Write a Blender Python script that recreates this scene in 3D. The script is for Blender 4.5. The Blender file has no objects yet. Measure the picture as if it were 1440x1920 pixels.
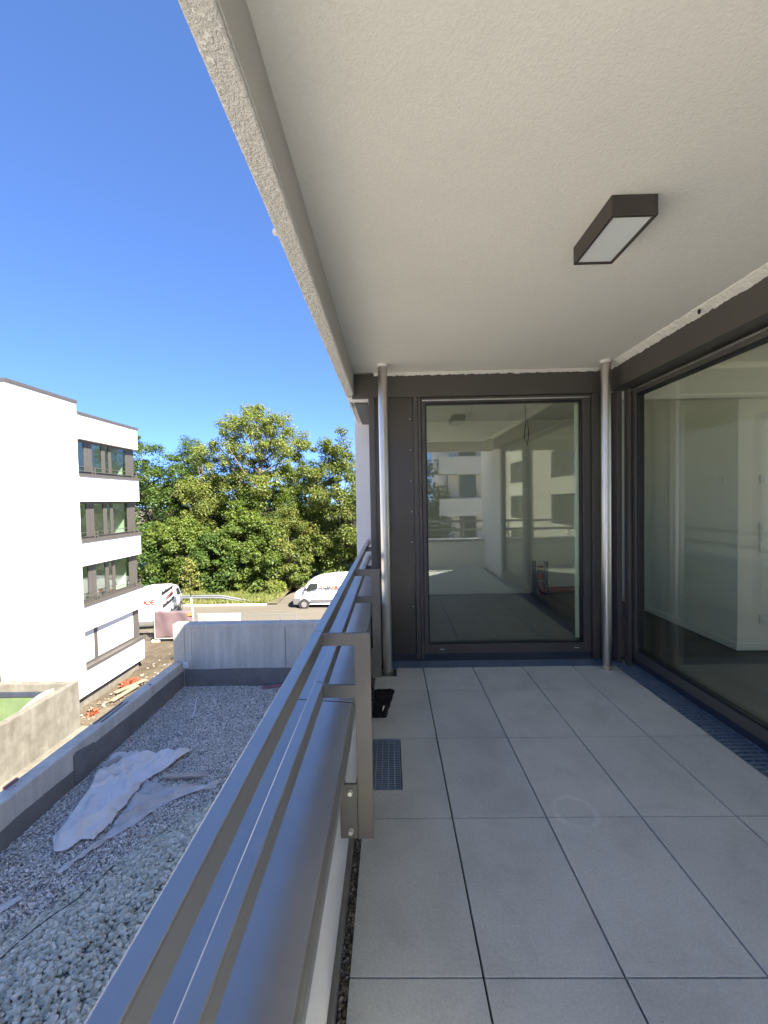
import bpy, bmesh, math, random
import numpy as np
from mathutils import Vector, Matrix

random.seed(7)
RNG = np.random.default_rng(7)
SC = bpy.context.scene
COL = SC.collection

# ------------------------------------------------------------------ camera
CAM_H = 1.38
def cam_axes(yaw, pitch, roll):
    cy, sy, cp, sp = math.cos(yaw), math.sin(yaw), math.cos(pitch), math.sin(pitch)
    cr, sr = math.cos(roll), math.sin(roll)
    fw = Vector((-sy * cp, cy * cp, sp)); rt = Vector((cy, sy, 0.0)); dn = fw.cross(rt)
    return cr * rt + sr * dn, -sr * rt + cr * dn, fw
rt, dn, fw = cam_axes(0.0155, -0.028, 0.0185)
cd = bpy.data.cameras.new("camera"); cam = bpy.data.objects.new("camera", cd); COL.objects.link(cam)
m = Matrix((rt, -dn, -fw)).transposed().to_4x4(); m.translation = (0, 0, CAM_H)
cam.matrix_world = m
cd.sensor_fit = 'HORIZONTAL'; cd.sensor_width = 36.0; cd.lens = 36.0 * 780 / 1440
cd.clip_start = 0.02; cd.clip_end = 2000
SC.camera = cam

# ------------------------------------------------------------------ world, sun, exposure
SUN = Vector((0.50, -0.53, 0.685)).normalized()
EL = math.asin(SUN.z); AZ = math.atan2(SUN.x, SUN.y)
w = bpy.data.worlds.new("World"); SC.world = w; w.use_nodes = True
nt = w.node_tree; nt.nodes.clear()
so = nt.nodes.new("ShaderNodeOutputWorld"); sb = nt.nodes.new("ShaderNodeBackground")
sk = nt.nodes.new("ShaderNodeTexSky"); sk.sky_type = 'NISHITA'; sk.sun_disc = False
sk.sun_elevation = EL; sk.sun_rotation = AZ
sk.altitude = 2500; sk.air_density = 0.5; sk.dust_density = 0.0; sk.ozone_density = 7.0
tint = nt.nodes.new('ShaderNodeMix'); tint.data_type = 'RGBA'; tint.blend_type = 'MULTIPLY'; tint.inputs[0].default_value = 1.0
tint.inputs[7].default_value = (0.495, 0.665, 0.985, 1)   # camera white balance of a clear blue sky
gm = nt.nodes.new('ShaderNodeGamma'); gm.inputs[1].default_value = 0.62
nt.links.new(sk.outputs[0], gm.inputs[0]); nt.links.new(gm.outputs[0], tint.inputs[6]); nt.links.new(tint.outputs[2], sb.inputs[0]); nt.links.new(sb.outputs[0], so.inputs[0])
sb.inputs[1].default_value = 0.135
sl = bpy.data.lights.new("sun", 'SUN'); sl.energy = 4.4; sl.angle = math.radians(0.53); sl.color = (1.0, 0.93, 0.82)
sun = bpy.data.objects.new("sun", sl); COL.objects.link(sun)
sun.rotation_euler = (-SUN).to_track_quat('-Z', 'Y').to_euler()
sun.location = (20, -20, 30)
vs = SC.view_settings
SC.display_settings.display_device = 'sRGB'
vs.view_transform = 'Standard'; vs.look = 'None'; vs.gamma = 1.0; vs.use_curve_mapping = False
vs.exposure = 2.45
SC.render.engine = 'CYCLES'
SC.cycles.use_denoising = True
SC.cycles.max_bounces = 10; SC.cycles.diffuse_bounces = 5; SC.cycles.glossy_bounces = 5
SC.cycles.transparent_max_bounces = 24

# ------------------------------------------------------------------ helpers
ORG = {}
def setp(o, label=None, cat=None, group=None, kind=None):
    if label: o['label'] = label
    if cat: o['category'] = cat
    if group: o['group'] = group
    if kind: o['kind'] = kind
    return o
def thing(name, loc, label, cat, group=None, rz=0.0):
    o = bpy.data.objects.new(name, None); COL.objects.link(o)
    o.empty_display_size = 0.1
    o.location = loc; o.rotation_euler = (0, 0, rz); ORG[o] = Vector(loc)
    return setp(o, label, cat, group)
def dup(root, loc, label=None, rz=None, group=None):
    def cp(o, par):
        c = o.copy(); COL.objects.link(c)
        if par is not None: c.parent = par
        for ch in [k for k in bpy.data.objects if k.parent is o and k is not c]: cp(ch, c)
        return c
    r = cp(root, None); r.location = loc; ORG[r] = Vector(loc)
    if rz is not None: r.rotation_euler = (0, 0, rz)
    if label: r['label'] = label
    if group: r['group'] = group
    return r

class MB:
    def __init__(s): s.v = []; s.f = []
    def add(s, vs, fs):
        b = len(s.v); s.v += [tuple(v) for v in vs]; s.f += [tuple(i + b for i in f) for f in fs]; return s
    def box(s, x0, x1, y0, y1, z0, z1):
        return s.add([(x0,y0,z0),(x1,y0,z0),(x1,y1,z0),(x0,y1,z0),(x0,y0,z1),(x1,y0,z1),(x1,y1,z1),(x0,y1,z1)],
                     [(0,3,2,1),(4,5,6,7),(0,1,5,4),(1,2,6,5),(2,3,7,6),(3,0,4,7)])
    def bar(s, a, b, w, h, up=(0, 0, 1)):
        a = Vector(a); b = Vector(b); d = (b - a).normalized(); u = Vector(up)
        sd = d.cross(u)
        if sd.length < 1e-4: sd = d.cross(Vector((0, 1, 0)))
        sd.normalize(); u = sd.cross(d)
        vs = []
        for p in (a, b):
            for i, j in ((-1, -1), (1, -1), (1, 1), (-1, 1)): vs.append(p + sd * (i * w / 2) + u * (j * h / 2))
        return s.add(vs, [(0,1,2,3),(7,6,5,4),(0,4,5,1),(1,5,6,2),(2,6,7,3),(3,7,4,0)])
    def prism(s, poly, axis, lo, hi):
        n = len(poly)
        def P(p, t):
            return {'x': (t, p[0], p[1]), 'y': (p[0], t, p[1]), 'z': (p[0], p[1], t)}[axis]
        vs = [P(p, lo) for p in poly] + [P(p, hi) for p in poly]
        return s.add(vs, [tuple(range(n))[::-1], tuple(range(n, 2 * n))] + [(i, (i + 1) % n, n + (i + 1) % n, n + i) for i in range(n)])
    def tube(s, pts, rad, n=8):
        pts = [Vector(p) for p in pts]
        if not hasattr(rad, '__len__'): rad = [rad] * len(pts)
        b = len(s.v); u = None
        for i, p in enumerate(pts):
            d = (pts[min(i + 1, len(pts) - 1)] - pts[max(i - 1, 0)]).normalized()
            if u is None:
                u = d.orthogonal().normalized()
            else:
                u = (u - d * u.dot(d)).normalized()
            q = d.cross(u)
            for k in range(n):
                a = 2 * math.pi * k / n
                s.v.append(tuple(p + (u * math.cos(a) + q * math.sin(a)) * rad[i]))
        for i in range(len(pts) - 1):
            for k in range(n):
                k2 = (k + 1) % n
                s.f.append((b + i * n + k, b + i * n + k2, b + (i + 1) * n + k2, b + (i + 1) * n + k))
        s.f.append(tuple(b + k for k in range(n))[::-1]); e = b + (len(pts) - 1) * n
        s.f.append(tuple(e + k for k in range(n)))
        return s
    def cyl(s, a, b, r, n=20): return s.tube([a, b], r, n)
    def build(s, name, mat, parent=None, smooth=False, bevel=0, seg=2, kind=None, label=None, world=True, autosmooth=None):
        me = bpy.data.meshes.new(name)
        o = Vector((0, 0, 0))
        if parent is not None and world: o = ORG[parent]
        me.from_pydata([(v[0] - o.x, v[1] - o.y, v[2] - o.z) for v in s.v], [], s.f)
        bm = bmesh.new(); bm.from_mesh(me)
        bmesh.ops.recalc_face_normals(bm, faces=bm.faces)
        if bevel:
            ed = [e for e in bm.edges if len(e.link_faces) == 2 and e.calc_face_angle(0) > 0.5]
            bmesh.ops.bevel(bm, geom=ed, offset=bevel, segments=seg, profile=0.5, affect='EDGES', clamp_overlap=True)
        bm.to_mesh(me); bm.free()
        if smooth:
            me.polygons.foreach_set('use_smooth', [True] * len(me.polygons))
            if autosmooth is not None: me.set_sharp_from_angle(angle=autosmooth)
        return link(name, me, mat, parent, kind, label)
def link(name, me, mat, parent=None, kind=None, label=None):
    if mat is not None: me.materials.append(mat)
    ob = bpy.data.objects.new(name, me); COL.objects.link(ob)
    if parent is not None:
        ob.parent = parent; ORG[ob] = ORG[parent].copy()
    else: ORG[ob] = Vector((0, 0, 0))
    if kind: ob['kind'] = kind
    if label: ob['label'] = label
    return ob
def same(o, name=None, loc=(0, 0, 0), parent=None, rz=0.0):
    """a piece that shares the mesh of o, shifted by loc"""
    c = o.copy(); COL.objects.link(c)
    if name: c.name = name
    c.parent = parent if parent is not None else o.parent
    c.location = Vector(o.location) + Vector(loc); c.rotation_euler = (0, 0, rz); ORG[c] = ORG[o]
    return c
def np_mesh(name, verts, faces, mat, parent=None, kind=None, smooth=False, label=None):
    """verts (n,3), faces (m,k) of equal size, written with foreach_set"""
    me = bpy.data.meshes.new(name); k = faces.shape[1]
    if parent is not None: verts = verts - np.array(ORG[parent])
    me.vertices.add(len(verts)); me.vertices.foreach_set('co', verts.astype(np.float32).ravel())
    me.loops.add(faces.size); me.loops.foreach_set('vertex_index', faces.astype(np.int32).ravel())
    me.polygons.add(len(faces)); me.polygons.foreach_set('loop_start', np.arange(0, faces.size, k, dtype=np.int32))
    me.polygons.foreach_set('loop_total', np.full(len(faces), k, dtype=np.int32))
    if smooth: me.polygons.foreach_set('use_smooth', np.ones(len(faces), dtype=bool))
    me.update(calc_edges=True)
    return link(name, me, mat, parent, kind, label)

def vnoise(x, y, seed=0):
    """smooth value noise on arrays"""
    xi = np.floor(x).astype(np.int64); yi = np.floor(y).astype(np.int64); fx = x - xi; fy = y - yi
    def h(a, b):
        n = (a * 374761393 + b * 668265263 + seed * 974634541) & 0x7fffffff
        n = ((n ^ (n >> 13)) * 1274126177) & 0x7fffffff
        return ((n ^ (n >> 16)) & 0xffff) / 65535.0
    fx = fx * fx * (3 - 2 * fx); fy = fy * fy * (3 - 2 * fy)
    return (h(xi, yi) * (1 - fx) + h(xi + 1, yi) * fx) * (1 - fy) + (h(xi, yi + 1) * (1 - fx) + h(xi + 1, yi + 1) * fx) * fy

# ------------------------------------------------------------------ materials
def nodes(name):
    m = bpy.data.materials.new(name); m.use_nodes = True
    t = m.node_tree; t.nodes.clear()
    out = t.nodes.new('ShaderNodeOutputMaterial'); p = t.nodes.new('ShaderNodeBsdfPrincipled')
    t.links.new(p.outputs[0], out.inputs[0])
    return m, t, p, out
def noise(t, scale, detail=4, rough=0.55, vec=None, dist=0.0):
    n = t.nodes.new('ShaderNodeTexNoise'); n.inputs['Scale'].default_value = scale
    n.inputs['Detail'].default_value = detail; n.inputs['Roughness'].default_value = rough
    n.inputs['Distortion'].default_value = dist
    if vec is not None: t.links.new(vec, n.inputs['Vector'])
    return n.outputs['Fac']
def ramp(t, fac, stops):
    r = t.nodes.new('ShaderNodeValToRGB'); t.links.new(fac, r.inputs[0])
    els = r.color_ramp.elements
    while len(els) < len(stops): els.new(0.5)
    for e, (p, c) in zip(els, stops):
        e.position = p; e.color = (c[0], c[1], c[2], 1) if hasattr(c, '__len__') else (c, c, c, 1)
    return r.outputs[0]
def mix(t, fac, a, b, mode='MIX'):
    n = t.nodes.new('ShaderNodeMix'); n.data_type = 'RGBA'; n.blend_type = mode
    for sock, v in ((n.inputs[0], fac), (n.inputs[6], a), (n.inputs[7], b)):
        if hasattr(v, 'is_linked'): t.links.new(v, sock)
        elif hasattr(v, '__len__'): sock.default_value = (v[0], v[1], v[2], 1)
        else: sock.default_value = v
    return n.outputs[2]
def pos(t, sc=None):
    g = t.nodes.new('ShaderNodeNewGeometry')
    if sc is None: return g.outputs['Position']
    mp = t.nodes.new('ShaderNodeMapping'); mp.inputs['Scale'].default_value = sc
    t.links.new(g.outputs['Position'], mp.inputs[0]); return mp.outputs[0]
def bump(t, p, h, strength, dist=0.01):
    b = t.nodes.new('ShaderNodeBump'); b.inputs['Strength'].default_value = strength; b.inputs['Distance'].default_value = dist
    t.links.new(h, b.inputs['Height']); t.links.new(b.outputs[0], p.inputs['Normal'])
def S(p, **k):
    for a, v in k.items():
        a = {'rough': 'Roughness', 'metal': 'Metallic', 'spec': 'Specular IOR Level', 'coat': 'Coat Weight', 'sheen': 'Sheen Weight'}[a]
        p.inputs[a].default_value = v
def mat(name, col, rough=0.6, metal=0.0, var=0.06, vs=3.0, b=0.0, bs=120.0, bd=0.004, spec=0.5, detail=5):
    m, t, p, o = nodes(name); v = pos(t)
    lo = [c * (1 - var) for c in col]; hi = [min(1, c * (1 + var)) for c in col]
    c = ramp(t, noise(t, vs, detail, 0.6, v), [(0.3, lo), (0.7, hi)])
    t.links.new(c, p.inputs['Base Color']); S(p, rough=rough, metal=metal, spec=spec)
    if b: bump(t, p, noise(t, bs, 4, 0.6, v), b, bd)
    return m

PLASTER = mat('white_render', (0.82, 0.80, 0.77), 0.9, var=0.03, vs=1.2, b=0.5, bs=180, bd=0.004, spec=0.2)
def mk_plaster(name, col, scale, strength, dist):
    m, t, p, o = nodes(name); v = pos(t)
    c = mix(t, 0.5, ramp(t, noise(t, 1.3, 6, 0.65, v, 0.5), [(0.3, [x * 0.91 for x in col]), (0.7, [x * 1.04 for x in col])]),
            ramp(t, noise(t, 60, 3, 0.6, v), [(0.3, [x * 0.95 for x in col]), (0.7, [x * 1.04 for x in col])]))
    t.links.new(c, p.inputs['Base Color']); S(p, rough=0.92, spec=0.2)
    vo = t.nodes.new('ShaderNodeTexNoise'); vo.inputs['Scale'].default_value = scale; vo.inputs['Detail'].default_value = 6
    vo.inputs['Roughness'].default_value = 0.62; t.links.new(v, vo.inputs['Vector'])
    h = ramp(t, vo.outputs['Fac'], [(0.35, 0.0), (0.62, 1.0)])
    bump(t, p, h, strength, dist)
    return m
CEIL = mk_plaster('ceiling_plaster', (0.86, 0.83, 0.755), 120, 0.30, 0.004)
SOFFIT = mk_plaster('rough_soffit_plaster', (0.82, 0.79, 0.74), 70, 0.85, 0.008)
FACADE = mk_plaster('facade_render', (0.80, 0.77, 0.735), 40, 0.2, 0.006)
def mk_panelwall():
    m, t, p, o = nodes('streaky_facade_render'); v = pos(t)
    a = ramp(t, noise(t, 0.35, 5, 0.65, v), [(0.32, (0.70, 0.64, 0.60)), (0.7, (0.79, 0.75, 0.715))])
    a2 = ramp(t, noise(t, 0.8, 4, 0.6, pos(t, (1, 0.5, 2.5))), [(0.35, 0.93), (0.7, 1.0)])
    t.links.new(mix(t, 1.0, a, a2, 'MULTIPLY'), p.inputs['Base Color']); S(p, rough=0.95, spec=0.15)
    bump(t, p, noise(t, 40, 4, 0.6, v), 0.2, 0.006); return m
FACADE2 = mk_panelwall()
WHITE_IN = mat('interior_white_paint', (0.85, 0.85, 0.81), 0.85, var=0.02, spec=0.2)
RAGGED = mk_plaster('ragged_plaster_edge', (0.90, 0.88, 0.80), 40, 0.5, 0.008)
METAL = mat('bronze_grey_powder_coat', (0.160, 0.149, 0.126), 0.42, 0.4, var=0.05, vs=6, b=0.03, bs=900, bd=0.001)
def mk_rail():
    m, t, p, o = nodes('satin_grey_aluminium'); v = pos(t)
    c = ramp(t, noise(t, 8, 4, 0.6, v), [(0.3, (0.44, 0.425, 0.39)), (0.7, (0.48, 0.465, 0.43))])
    t.links.new(c, p.inputs['Base Color']); S(p, metal=0.75, spec=0.5)
    r = ramp(t, noise(t, 2.5, 3, 0.5, pos(t, (4, 1, 4))), [(0.3, 0.29), (0.7, 0.36)]); t.links.new(r, p.inputs['Roughness'])
    return m
RAIL = mk_rail()
FRAME = mat('dark_bronze_window_frame', (0.092, 0.084, 0.074), 0.45, 0.2, var=0.05, vs=5, b=0.02, bs=800, bd=0.001)
PANEL = mat('dark_metal_panel', (0.080, 0.071, 0.060), 0.3, 0.35, var=0.05, vs=2)
GASKET = mat('black_rubber', (0.012, 0.012, 0.013), 0.5, var=0.1)
STEEL = None
def mk_steel():
    m, t, p, o = nodes('brushed_stainless_steel'); v = pos(t, (60, 60, 1.5))
    c = ramp(t, noise(t, 3, 4, 0.6, v), [(0.3, (0.50, 0.48, 0.44)), (0.7, (0.60, 0.575, 0.53))])
    t.links.new(c, p.inputs['Base Color']); S(p, metal=1.0)
    t.links.new(ramp(t, noise(t, 2, 3, 0.6, pos(t)), [(0.3, 0.28), (0.7, 0.40)]), p.inputs['Roughness'])
    return m
STEEL = mk_steel()
GALV = mat('galvanised_steel', (0.26, 0.27, 0.29), 0.5, 0.6, var=0.15, vs=20)
GRATE = mat('galvanised_grating', (0.36, 0.46, 0.58), 0.42, 0.7, var=0.1, vs=20)
BOLT = mat('zinc_bolt', (0.75, 0.72, 0.66), 0.3, 0.9, var=0.05)
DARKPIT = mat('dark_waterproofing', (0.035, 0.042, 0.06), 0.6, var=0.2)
MEMBRANE = mat('grey_bitumen_membrane', (0.19, 0.182, 0.165), 0.8, var=0.18, vs=3, b=0.3, bs=60, bd=0.003)
def mk_tile():
    m, t, p, o = nodes('grey_porcelain_paver'); v = pos(t)
    a = ramp(t, noise(t, 1.6, 5, 0.65, v), [(0.3, (0.53, 0.56, 0.55)), (0.7, (0.61, 0.635, 0.62))])
    fine = ramp(t, noise(t, 130, 5, 0.8, v), [(0.3, 0.80), (0.7, 1.14)])
    c = mix(t, 1.0, a, fine, 'MULTIPLY')
    oi = t.nodes.new('ShaderNodeObjectInfo')
    c = mix(t, 1.0, c, ramp(t, oi.outputs['Random'], [(0.0, (0.90, 0.90, 0.91)), (1.0, (1.03, 1.02, 1.0))]), 'MULTIPLY')
    wear = ramp(t, noise(t, 3.2, 7, 0.75, v, 0.4), [(0.34, 0.86), (0.52, 1.0)])
    c = mix(t, 1.0, c, wear, 'MULTIPLY')
    vo = t.nodes.new('ShaderNodeTexVoronoi'); vo.inputs['Scale'].default_value = 42; t.links.new(v, vo.inputs['Vector'])
    dots = ramp(t, vo.outputs['Distance'], [(0.045, 1.0), (0.085, 0.0)])
    sel = t.nodes.new('ShaderNodeSeparateColor'); t.links.new(vo.outputs['Color'], sel.inputs[0])
    gate = ramp(t, sel.outputs[0], [(0.80, 0.0), (0.82, 1.0)])
    k = mix(t, 1.0, dots, gate, 'MULTIPLY')
    shade = ramp(t, sel.outputs[1], [(0.7, (0.045, 0.045, 0.05)), (0.75, (0.42, 0.42, 0.40))])
    c = mix(t, k, c, shade)
    # faint chalky ring left by a pot, at its own place on the floor
    sx = t.nodes.new('ShaderNodeVectorMath'); sx.operation = 'DISTANCE'; t.links.new(v, sx.inputs[0]); sx.inputs[1].default_value = (0.785, 1.80, 0)
    nz = t.nodes.new('ShaderNodeMath'); nz.operation = 'MULTIPLY_ADD'; t.links.new(noise(t, 22, 3, 0.6, v), nz.inputs[0]); nz.inputs[1].default_value = 0.03
    t.links.new(sx.outputs['Value'], nz.inputs[2])
    ring = ramp(t, nz.outputs[0], [(0.088, 0.0), (0.100, 0.42), (0.107, 0.42), (0.122, 0.0)])
    ring = mix(t, 1.0, ring, ramp(t, noise(t, 9, 3, 0.6, v), [(0.38, 0.25), (0.6, 1.0)]), 'MULTIPLY')
    c = mix(t, ring, c, (0.88, 0.87, 0.83))
    # pale dust marks
    dust = ramp(t, noise(t, 5.5, 6, 0.7, v, 0.8), [(0.60, 0.0), (0.80, 0.25)])
    c = mix(t, dust, c, (0.78, 0.78, 0.75))
    t.links.new(c, p.inputs['Base Color']); S(p, rough=0.62, spec=0.35)
    bump(t, p, noise(t, 400, 3, 0.6, v), 0.12, 0.001); return m
TILE = mk_tile()
JOINT = mat('dark_joint_bed', (0.012, 0.012, 0.013), 0.9)
def mk_concrete(name, lo, hi, scale=1.0):
    m, t, p, o = nodes(name); v = pos(t)
    a = ramp(t, noise(t, 1.4 * scale, 6, 0.68, v), [(0.3, lo), (0.7, hi)])
    st = ramp(t, noise(t, 2.2, 4, 0.6, pos(t, (3, 3, 0.35))), [(0.35, 0.84), (0.62, 1.02)])
    c = mix(t, 1.0, a, st, 'MULTIPLY')
    fi = ramp(t, noise(t, 60, 4, 0.7, v), [(0.3, 0.88), (0.7, 1.08)])
    c = mix(t, 1.0, c, fi, 'MULTIPLY')
    vo = t.nodes.new('ShaderNodeTexVoronoi'); vo.inputs['Scale'].default_value = 9; t.links.new(v, vo.inputs['Vector'])
    se = t.nodes.new('ShaderNodeSeparateColor'); t.links.new(vo.outputs['Color'], se.inputs[0])
    k = mix(t, 1.0, ramp(t, vo.outputs['Distance'], [(0.05, 1), (0.09, 0)]), ramp(t, se.outputs[0], [(0.75, 0), (0.77, 1)]), 'MULTIPLY')
    c = mix(t, k, c, (0.09, 0.09, 0.085))
    t.links.new(c, p.inputs['Base Color']); S(p, rough=0.9, spec=0.25)
    bump(t, p, noise(t, 35, 6, 0.65, v), 0.35, 0.006); return m
CONC = mk_concrete('fair_faced_concrete', (0.56, 0.53, 0.44), (0.68, 0.645, 0.545))
CONC2 = mk_concrete('blotchy_concrete', (0.13, 0.118, 0.092), (0.225, 0.207, 0.168), 1.6)
def mk_island(name, stops, rough=0.8, nscale=12, b=0.0):
    m, t, p, o = nodes(name); g = t.nodes.new('ShaderNodeNewGeometry')
    c = ramp(t, g.outputs['Random Per Island'], stops)
    f = ramp(t, noise(t, nscale, 3, 0.6, g.outputs['Position']), [(0.3, 0.86), (0.7, 1.1)])
    t.links.new(mix(t, 1.0, c, f, 'MULTIPLY'), p.inputs['Base Color']); S(p, rough=rough, spec=0.35)
    if b: bump(t, p, noise(t, 200, 3, 0.6, g.outputs['Position']), b, 0.002)
    return m
CHIPS = mk_island('mixed_grey_chippings', [(0.0, (0.20, 0.19, 0.165)), (0.3, (0.50, 0.475, 0.41)), (0.6, (0.68, 0.645, 0.56)), (0.85, (0.80, 0.765, 0.67)), (1.0, (0.92, 0.90, 0.85))], 0.7, 40)
PEBBLE = mk_island('grey_green_pebbles', [(0.0, (0.30, 0.31, 0.24)), (0.3, (0.46, 0.465, 0.37)), (0.7, (0.57, 0.565, 0.455)), (0.93, (0.65, 0.64, 0.52)), (1.0, (0.74, 0.71, 0.59))], 0.75, 30, 0.2)
EDGEGRAV = mk_island('brown_grey_gravel', [(0.0, (0.06, 0.055, 0.045)), (0.5, (0.17, 0.155, 0.12)), (0.9, (0.30, 0.28, 0.23)), (1.0, (0.5, 0.48, 0.42))], 0.8, 60)
GBASE = mat('gravel_bed', (0.20, 0.195, 0.17), 0.95, var=0.5, vs=40, b=0.8, bs=60, bd=0.02)
def mk_soil():
    m, t, p, o = nodes('dry_building_site_soil'); v = pos(t)
    a = ramp(t, noise(t, 0.5, 7, 0.7, v), [(0.3, (0.075, 0.060, 0.041)), (0.55, (0.12, 0.098, 0.070)), (0.75, (0.19, 0.165, 0.125))])
    f = ramp(t, noise(t, 9, 6, 0.7, v), [(0.3, 0.7), (0.7, 1.15)])
    t.links.new(mix(t, 1.0, a, f, 'MULTIPLY'), p.inputs['Base Color']); S(p, rough=0.98, spec=0.1)
    bump(t, p, noise(t, 6, 8, 0.7, v), 0.8, 0.08); return m
SOIL = mk_soil()
def mk_road():
    m, t, p, o = nodes('dusty_pale_asphalt'); v = pos(t)
    a = ramp(t, noise(t, 0.22, 6, 0.65, pos(t, (0.5, 1.6, 1))), [(0.3, (0.115, 0.101, 0.079)), (0.7, (0.16, 0.142, 0.113))])
    f = ramp(t, noise(t, 14, 5, 0.7, v), [(0.3, 0.9), (0.7, 1.06)])
    t.links.new(mix(t, 1.0, a, f, 'MULTIPLY'), p.inputs['Base Color']); S(p, rough=0.95, spec=0.2)
    bump(t, p, noise(t, 30, 4, 0.6, v), 0.2, 0.01); return m
ROAD = mk_road()
PALE = mat('pale_dusty_ground', (0.42, 0.38, 0.31), 0.95, var=0.2, vs=0.3)
EARTH = mat('verge_earth', (0.115, 0.10, 0.055), 0.95, var=0.35, vs=1.5)
def mk_leaf(name, stops, trans=0.38):
    m, t, p, o = nodes(name); g = t.nodes.new('ShaderNodeNewGeometry')
    big = noise(t, 0.45, 3, 0.6, g.outputs['Position'])
    ad = t.nodes.new('ShaderNodeMath'); ad.operation = 'MULTIPLY_ADD'
    t.links.new(g.outputs['Random Per Island'], ad.inputs[0]); ad.inputs[1].default_value = 0.55
    sc = t.nodes.new('ShaderNodeMath'); sc.operation = 'MULTIPLY_ADD'; t.links.new(big, sc.inputs[0]); sc.inputs[1].default_value = 1.1; sc.inputs[2].default_value = -0.32
    t.links.new(sc.outputs[0], ad.inputs[2])
    c = ramp(t, ad.outputs[0], stops)
    t.links.new(c, p.inputs['Base Color']); S(p, rough=0.5, spec=0.35)
    tr = t.nodes.new('ShaderNodeBsdfTranslucent'); t.links.new(mix(t, 1.0, c, (1.5, 1.35, 0.5), 'MULTIPLY'), tr.inputs[0])
    mx = t.nodes.new('ShaderNodeMixShader'); mx.inputs[0].default_value = trans
    t.links.new(p.outputs[0], mx.inputs[1]); t.links.new(tr.outputs[0], mx.inputs[2]); t.links.new(mx.outputs[0], o.inputs[0])
    return m
LEAF_DARK = mk_leaf('dark_oak_leaves', [(0.0, (0.040, 0.078, 0.019)), (0.5, (0.072, 0.125, 0.029)), (1.0, (0.144, 0.206, 0.048))])
LEAF_MID = mk_leaf('mid_green_leaves', [(0.0, (0.054, 0.094, 0.019)), (0.5, (0.107, 0.157, 0.029)), (1.0, (0.216, 0.263, 0.053))])
LEAF_LIGHT = mk_leaf('light_ash_leaves', [(0.0, (0.093, 0.131, 0.029)), (0.5, (0.165, 0.206, 0.048)), (1.0, (0.288, 0.313, 0.080))])
LEAF_AUT = mk_leaf('yellowing_maple_leaves', [(0.0, (0.06, 0.095, 0.022)), (0.5, (0.125, 0.165, 0.036)), (0.82, (0.19, 0.205, 0.05)), (1.0, (0.27, 0.19, 0.08))])
LEAF_SAP = mk_leaf('yellow_green_sapling_leaves', [(0.0, (0.10, 0.13, 0.025)), (0.5, (0.19, 0.21, 0.045)), (1.0, (0.30, 0.29, 0.08))])
GRASS = mk_leaf('verge_grass_blades', [(0.0, (0.07, 0.10, 0.02)), (0.5, (0.15, 0.18, 0.045)), (1.0, (0.33, 0.32, 0.12))], 0.2)
BARK = mat('grey_brown_bark', (0.14, 0.115, 0.085), 0.95, var=0.3, vs=6, b=0.6, bs=14, bd=0.02)
def mk_glass(name, tint, r0):
    m, t, p, o = nodes(name); t.nodes.remove(p)
    lw = t.nodes.new('ShaderNodeLayerWeight'); lw.inputs[0].default_value = 0.5
    pw = t.nodes.new('ShaderNodeMath'); pw.operation = 'POWER'; t.links.new(lw.outputs['Facing'], pw.inputs[0]); pw.inputs[1].default_value = 5
    ma = t.nodes.new('ShaderNodeMath'); ma.operation = 'MULTIPLY_ADD'; t.links.new(pw.outputs[0], ma.inputs[0])
    ma.inputs[1].default_value = 1 - r0; ma.inputs[2].default_value = r0
    tr = t.nodes.new('ShaderNodeBsdfTransparent'); tr.inputs[0].default_value = (*tint, 1)
    gl = t.nodes.new('ShaderNodeBsdfGlossy'); gl.inputs['Roughness'].default_value = 0.0; gl.inputs[0].default_value = (0.96, 1.0, 0.95, 1)
    mx = t.nodes.new('ShaderNodeMixShader'); t.links.new(ma.outputs[0], mx.inputs[0])
    t.links.new(tr.outputs[0], mx.inputs[1]); t.links.new(gl.outputs[0], mx.inputs[2]); t.links.new(mx.outputs[0], o.inputs[0])
    return m
GLASS = mk_glass('tinted_double_glazing', (0.925, 0.945, 0.86), 0.11)
GLASS_FAR = mk_glass('green_window_glass', (0.74, 0.82, 0.76), 0.09)
CARGLASS = mat('dark_car_glass', (0.02, 0.025, 0.025), 0.05, var=0.1, spec=0.9)
FLOOR_IN = mat('dark_oak_floor', (0.060, 0.052, 0.043), 0.45, var=0.3, vs=8)
LAMPGREY = mat('lamp_housing_bronze', (0.057, 0.048, 0.043), 0.55, 0.1, var=0.04)
OPAL = mat('opal_diffuser', (0.80, 0.82, 0.80), 0.35, var=0.01)
VANPAINT = mat('white_van_paint', (0.80, 0.80, 0.79), 0.25, var=0.02, spec=0.6)
BLACKPL = mat('black_plastic', (0.03, 0.03, 0.032), 0.6, var=0.1)
GREYPL = mat('grey_plastic', (0.12, 0.12, 0.12), 0.55, var=0.1)
TYRE = mat('tyre_rubber', (0.02, 0.02, 0.02), 0.9)
ALLOY = mat('wheel_silver', (0.35, 0.34, 0.33), 0.4, 0.6)
REDP = mat('red_print', (0.55, 0.045, 0.03), 0.5)
REDL = mat('red_tail_lamp', (0.35, 0.02, 0.02), 0.2)
GREYP = mat('grey_print', (0.012, 0.012, 0.014), 0.5)
ORANGEP = mat('orange_print', (0.72, 0.19, 0.06), 0.5)
BLUEP = mat('blue_print', (0.16, 0.24, 0.50), 0.5)
MAUVE = mat('mauve_fence_banner', (0.135, 0.092, 0.098), 0.7, var=0.12, vs=1.2)
WHITEB = mat('white_fence_banner', (0.34, 0.315, 0.28), 0.8, var=0.06, vs=1.5)
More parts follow.
